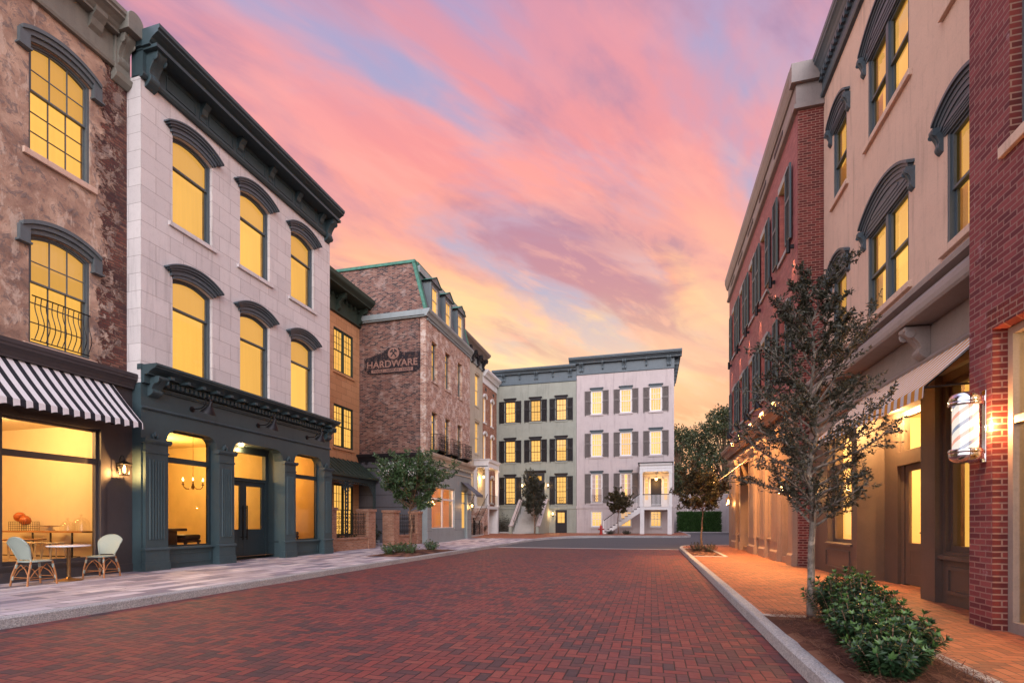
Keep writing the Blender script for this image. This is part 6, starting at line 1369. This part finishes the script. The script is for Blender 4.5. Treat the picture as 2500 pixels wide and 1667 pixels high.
c = MB(); c.box(-.02, WJ+.02, -.06, .4, 12.55, 13.2); mould(c, -.10, WJ-.1, [(.0,12.46),(-.10,12.50),(-.12,12.56),(-.06,12.62),(0,12.62)]); mould(c, -.18, WJ-.1, [(0,13.12),(-.10,13.14),(-.14,13.24),(-.18,13.40),(-.20,13.46),(-.20,13.66),(0,13.66)])
c.box(WJ-.1, WJ+.11, -.115, .7, 12.47, 12.59); c.box(WJ-.1, WJ+.06, -.055, .7, 12.59, 13.15); c.box(WJ-.1, WJ+.17, -.19, .7, 13.15, 13.665)
c.build('cornice', P['cornice_tan'], J.root)
for y in (26.6, 24.4, 22.0, 19.7, 17.4): v = MB(); v.box(X(y)-.55, X(y)+.55, -.075, -.06, 12.84, 12.98); v.build('vent', P['dark_trim'], J.root)
f = MB(); yj = -.0; sh = [(X(25.05), X(24.25), .68, 2.5), (X(23.95), X(22.05), 0, 3.7), (X(20.75), X(19.95), .68, 2.45), (X(18.95), X(18.15), .68, 2.45), (X(17.15), X(15.95), .18, 3.6), (X(20.75), X(19.95), 2.75, 3.6), (X(18.95), X(18.15), 2.75, 3.6), (X(25.05), X(24.25), 2.75, 3.6)]
f.wall(0, WJ, 0, 4.6, -.02, .3, sh); mould(f, -.05, WJ, [(y-.02, z) for y, z in crown(0, 4.38, .40, .38)]); mould(f, 0, WJ, [(-.02,4.0),(-.08,4.02),(-.12,4.1),(-.12,4.16),(-.02,4.18)]); f.build('storefront', P['taupe'], J.root)
for a, b in ((26.35,25.15),(24.2,23.95),(22.05,20.8),(19.9,19.0),(18.1,17.2),(15.95,15.48)):
    m = MB(); xa, xb = X(a), X(b); m.box(xa, xb, -.13, -.02, 0, 3.98); m.box(xa-.04, xb+.04, -.17, -.02, 0, .28); mould(m, xa-.03, xb+.03, [(-.02,.28),(-.17,.28),(-.13,.34),(-.02,.34)]); mould(m, xa-.05, xb+.05, [(-.02,3.8),(-.15,3.8),(-.20,3.92),(-.22,3.98),(-.22,4.04),(-.02,4.04)]); panel(m, xa+.12, xb-.12, .6, 3.6, -.13, .03, .015) if b-a < -.5 else None; m.build('pilaster', P['taupe'], J.root)
for k, q in enumerate(sh):
    if k in (1, 4):
        m = MB(); m.box(q[0]-.05, q[1]+.05, 1.1, 1.2, 0, 4.2); m.box(q[0]-.1, q[0], .3, 1.1, 0, 4.2); m.box(q[1], q[1]+.1, .3, 1.1, 0, 4.2); m.box(q[0]-.05, q[1]+.05, .3, 1.1, 3.7, 3.8); m.box(q[0], q[1], -.0, 1.1, 0, .16); m.build('entrance_recess', P['taupe'], J.root)
        xm = (q[0]+q[1])/2; dr = MB(); dr.box(xm-.45, xm+.45, 1.05, 1.1, .16, 2.35); panel(dr, xm-.35, xm+.35, .3, .9, 1.05, .03, .015); dro = dr.build('door', P['brown_paint'], J.root); g = MB(); g.face([(xm-.33,1.044,1.05),(xm+.33,1.044,1.05),(xm+.33,1.044,2.2),(xm-.33,1.044,2.2)]); g.build('pane', P['pane_lit'], dro); g = MB(); g.face([(xm-.45,1.09,2.5),(xm+.45,1.09,2.5),(xm+.45,1.09,3.4),(xm-.45,1.09,3.4)]); g.build('transom_pane', P['pane_lit'], J.root)
        continue
    m = MB(); m.strip([(q[0],q[2]),(q[1],q[2]),(q[1],q[3]),(q[0],q[3])], [(q[0]+.06,q[2]+.07),(q[1]-.06,q[2]+.07),(q[1]-.06,q[3]-.06),(q[0]+.06,q[3]-.06)], .1, .2, closed=True); m.box((q[0]+q[1])/2-.02, (q[0]+q[1])/2+.02, .11, .19, q[2], q[3]); o = m.build('shop_window', P['taupe'], J.root); g = MB(); g.face([(q[0]+.06,.15,q[2]+.07),(q[1]-.06,.15,q[2]+.07),(q[1]-.06,.15,q[3]-.06),(q[0]+.06,.15,q[3]-.06)]); g.build('pane', P['pane_lit'], o)
for a, b in ((25.1,24.2),(20.8,19.9),(19.0,18.1)): m = MB(); panel(m, X(a)+.08, X(b)-.08, .12, .54, -.02, .04, .02); mould(m, X(a), X(b), [(-.02,.60),(-.08,.60),(-.08,.66),(-.02,.68)]); m.build('bulkhead', P['taupe'], J.root)
for y, lb in ((24.35,'lit gooseneck lamp at the far end of the taupe shopfront'),(22.3,'second lit gooseneck lamp from the far end of the taupe shopfront'),(20.1,'third lit gooseneck lamp from the far end of the taupe shopfront'),(18.1,'lit gooseneck lamp half hidden by the dark street tree'),(16.3,'lit gooseneck lamp nearest the tan building, behind the tree')):
    gooseneck(J.w(X(y), .0, 5.04), J.rz, lb, 'lit gooseneck lamps on the taupe shopfront', .56, P['iron'], 900, .14)
for k, y in enumerate((15.88, 18.1, 20.38, 22.6, 24.8, 27.2)):
    t = thing('cylinder_sconce', ['black cylinder sconce on the brick nearest the tan building','second black cylinder sconce from the tan building','third black cylinder sconce from the tan building','fourth black cylinder sconce from the tan building','fifth black cylinder sconce from the tan building','black cylinder sconce at the far corner of the red brick building'][k], 'sconce', J.w(X(y), 0, 8.97), J.rz, 'cylinder sconces between the shutters')
    m = MB(); m.lathe([(.045,-.17),(.055,-.17),(.055,.17),(0,.17),(0,.15),(.045,.14)], (0,-.14,0), 14); m.box(-.03,.03,-.10,0,-.05,.05); m.build('body', P['iron'], t); m = MB(); m.lathe([(0,-.10),(.042,-.10),(.042,-.09),(0,-.09)], (0,-.14,0), 10); m.build('lens', P['bulb'], t); lamp('sconce_light', (0,-.14,-.20), 45, (1,.55,.25), r=.02, spot=55, rot=(R(9),0,0), parent=t)
def jl(y, lb): return lantern(J.w(X(y), -.13, 2.2), J.rz, lb, 'copper lanterns on the taupe shopfront', .42, 45, P['brass'])
jl(26.0, 'small copper lantern at the far corner of the taupe shopfront'); jl(15.75, 'small copper lantern behind the trunk of the dark street tree')
t = awning('door_awning', 'pale yellow striped awning over the recessed door of the taupe shopfront', J.w(X(24.1), -.14, 0), J.rz, 2.3, 1.0, 3.72, 2.95, .12, [P['yellow_fabric'], P['white_fabric']], .2, scallop=False)
# ------------------------------------------------------------------ L: the near red brick pier with the barber pole
L_ = Bd('brick_shop', 'red brick shop corner with chalky white patches, carrying the barber pole', 'building', 'R', 3.68, 7.32)
X = L_.x
w_ = MB(); w_.wall(0, X(2.2), 0, 12, 0, .32, [(X(6.90), X(3.2), 0, 3.37), (X(6.62), X(5.2), 5.27, 8.2), (X(6.62), X(5.2), 8.9, 11.2)]); w_.build('wall', P['red_brick_chalk'], L_.root)
w_ = MB(); w_.box(0, .3, .32, 5, 0, 12); w_.build('side_wall', P['red_brick'], L_.root)
for q_ in ((6.90,.002,3.366),(6.62,5.28,8.19)): jb = MB(); jb.box(X(q_[0])-.004, X(q_[0])+.003, .004, .316, q_[1], q_[2]); jb.build('brick_reveal', P['red_brick'], L_.root)
sl_ = MB(); sl_.box(X(6.72), X(5.1), -.05, .2, 5.15, 5.27); sl_.build('sill', P['tan_stucco'], L_.root, bevel=.01)
hd = MB(); n = 44
for k in range(n): hd.box(X(6.98)+.005+k*.0725, X(6.98)+.065+k*.0725, -.004, .004, 3.38, 3.60)
hd.build('soldier_course', P['red_brick'], L_.root)
m = MB(); a, b = X(6.90)+.01, X(3.2); m.strip([(a,0),(b,0),(b,3.36),(a,3.36)], [(a+.08,.12),(b-.08,.12),(b-.08,3.28),(a+.08,3.28)], .14, .26, closed=True); m.box(a+.08, b-.08, .15, .25, 2.30, 2.38); wo = m.build('shop_window', P['cornice_tan'], L_.root)
g = MB(); g.face([(a+.08,.2,.12),(b-.08,.2,.12),(b-.08,.2,3.28),(a+.08,.2,3.28)]); g.build('pane', P['glass'], wo)
for z in (5.27, 8.9): window(L_.root, ((X(6.62)+X(5.2))/2, 0, z), 1.40, 2.9 if z < 6 else 2.3, 0, 2, (2, 2), .5, P['blue_grey'], None, blind='blind', rec=.14)
room(L_, .34, X(2.4), .34, 4, .05, 3.6, P['room']); lamp('shop_light', (X(5.2), 1.5, 3.0), 150, (1,.62,.26), r=.2, parent=L_.root)
t = thing('barber_pole', 'lit barber pole with chrome caps on the red brick pier', 'barber pole', (3.49, 7.02, 2.30))
m = MB(); m.lathe([(0,-.262),(.118,-.262),(.118,.262),(0,.262)], n=40); m.build('striped_cylinder', P['barber'], t, smooth=True)
m = MB(); m.lathe([(.128,-.26),(.128,.26)], n=40); m.f = [f_ for f_ in m.f if len(f_) == 4]; m.build('glass_tube', P['jar'], t, smooth=True)
for s_, nm in ((1, 'top'), (-1, 'bottom')):
    m = MB(); m.lathe([(0,.250),(.150,.250),(.158,.262),(.158,.285),(.150,.295),(.152,.31),(.150,.335),(.135,.37),(.105,.395),(.06,.408),(0,.412)], n=40)
    if s_ < 0: m.xform(Matrix.Scale(-1, 4, (0,0,1)))
    m.build('chrome_cap', P['chrome'], t, smooth=True)
m = MB(); m.box(.175, .187, -.035, .035, -.40, .42); m.box(.08, .18, -.025, .025, .30, .36); m.box(.08, .18, -.025, .025, -.36, -.30); m.build('wall_bracket', P['chrome'], t, bevel=.003)
lamp('pole_light', (.150, -.15, .0), 60, (1,.42,.14), r=.03, parent=t)
# ------------------------------------------------------------------ street trees and shrubs
rnd = random.Random(21)
def e_oak(t): return (.32+.62*(1-abs(t-.30)/.70)**1.2) if t > .30 else .74+.20*(t/.30)
tree('street_tree', 'slender dark live oak in the near bed before the brown shopfront', (1.90, 6.98, .02), (1.15, 4.10), .050, e_oak, 70, .043, 21, (P['bark'], P['leaf_oak']), rnd, up=.45, sub=17, twig=.33)
def e_round(t): return .50+1.0*math.sin(math.pi*min(1, .22+.66*t))
tree('street_tree', 'bushy crape myrtle with a few white blossoms before the brick garden walls', (-9.35, 18.6, .02), (1.65, 2.95), .055, e_round, 46, .115, 36, (P['bark_brown'], P['leaf_myrtle']), rnd, up=.45, sub=9, twig=.40, bloom=26)
tree('street_tree', 'brownish green young tree at the end of the brick pavement', (2.05, 22.6, .02), (1.65, 2.75), .05, lambda t: .35+.68*math.sin(math.pi*min(1, .25+.62*t)), 42, .11, 32, (P['bark_brown'], P['leaf_rust']), rnd, up=.40, sub=8, twig=.40)
tree('street_tree', 'narrow upright olive tree before the green house stair', (-9.30, 40.9, .2), (1.3, 3.9), .06, lambda t: .25+.85*math.sin(math.pi*min(1, .26+.62*t)), 44, .16, 26, (P['bark_brown'], P['leaf_oak']), rnd, up=.7, sub=7, twig=.40)
tree('street_tree', 'small round headed tree before the pale house stair', (-2.56, 41.6, .2), (1.7, 2.75), .045, lambda t: .35+.60*math.sin(math.pi*min(1, .25+.62*t)), 40, .14, 28, (P['bark_brown'], P['leaf_rust']), rnd, up=.5, sub=7, twig=.40)
for (x, y, r_, h_, lb) in ((2.06,6.45,.36,.64,'tall leafy green shrub right beside the oak trunk'),(2.08,5.92,.33,.58,'broad leafy green shrub in the middle of the near bed'),(1.86,5.35,.30,.46,'leafy green shrub nearest the kerb in the near bed'),(1.96,4.85,.28,.44,'leafy green shrub by the bed edging nearest the viewer'),(1.72,4.42,.26,.38,'leafy green shrub cut by the bottom edge of the picture')):
    shrub('shrub', lb, (x, y, .05), r_, h_, 62, (P['leaf_holly'], P['leaf_tip']), rnd, 'shrubs in the near bed', leaf=.068, whorls=11)
for (x, y, s_, lb) in ((-9.2,16.6,.32,'low green plant at the near end of the left bed'),(-8.7,17.3,.34,'low green plant near the kerb in the left bed'),(-9.3,17.6,.36,'low green plant just before the crape myrtle trunk'),(-8.8,19.4,.40,'low green plant past the crape myrtle trunk')):
    shrub('bedding_plant', lb, (x, y, .04), s_, .38, 20, (P['leaf_myrtle'], P['leaf_myrtle']), rnd, 'low plants under the crape myrtle', leaf=.085, whorls=6, tips=False, cat='plant')
for (x, y, lb) in ((1.75,21.6,'low grey green plant left of the far young tree'),(2.2,21.2,'low grey green plant right of the far young tree')):
    shrub('bedding_plant', lb, (x, y, .03), .34, .34, 18, (P['leaf_oak'], P['leaf_oak']), rnd, 'low plants under the far young tree', leaf=.07, whorls=6, tips=False, cat='plant')
shrub('shrub', 'dark glossy shrub in the gap between the brick garden walls', (-13.6, 22.6, 0), .6, 1.1, 34, (P['leaf_holly'], P['leaf_holly']), rnd, leaf=.15, whorls=7, tips=False)
for (x, y, lb) in ((-12.95,18.9,'low plant behind the iron panel nearest the teal shop'),(-12.95,19.9,'low plant behind the iron panel, nearer the garden gap')):
    shrub('bedding_plant', lb, (x, y, .25), .3, .4, 18, (P['leaf_holly'], P['leaf_holly']), rnd, 'low plants behind the garden wall', leaf=.10, whorls=5, tips=False, cat='plant')
for (x, y, s_, lb) in ((-13.0,44.3,.8,'tall dark shrub against the sage green house'),(-13.1,38.3,.5,'green shrub by the townhouse stair foot')):
    shrub('shrub', lb, (x, y, .2), s_, 1.7 if s_ > .6 else 1.1, 30, (P['leaf_oak'], P['leaf_oak']), rnd, leaf=.14, whorls=7, tips=False)
for (x, y, lb) in ((-3.2,41.5,'low plant left of the small round headed tree'),(-1.9,41.5,'low plant right of the small round headed tree')):
    shrub('bedding_plant', lb, (x, y, .2), .35, .3, 14, (P['leaf_oak'], P['leaf_oak']), rnd, 'low plants by the pale house kerb', leaf=.12, whorls=5, tips=False, cat='plant')
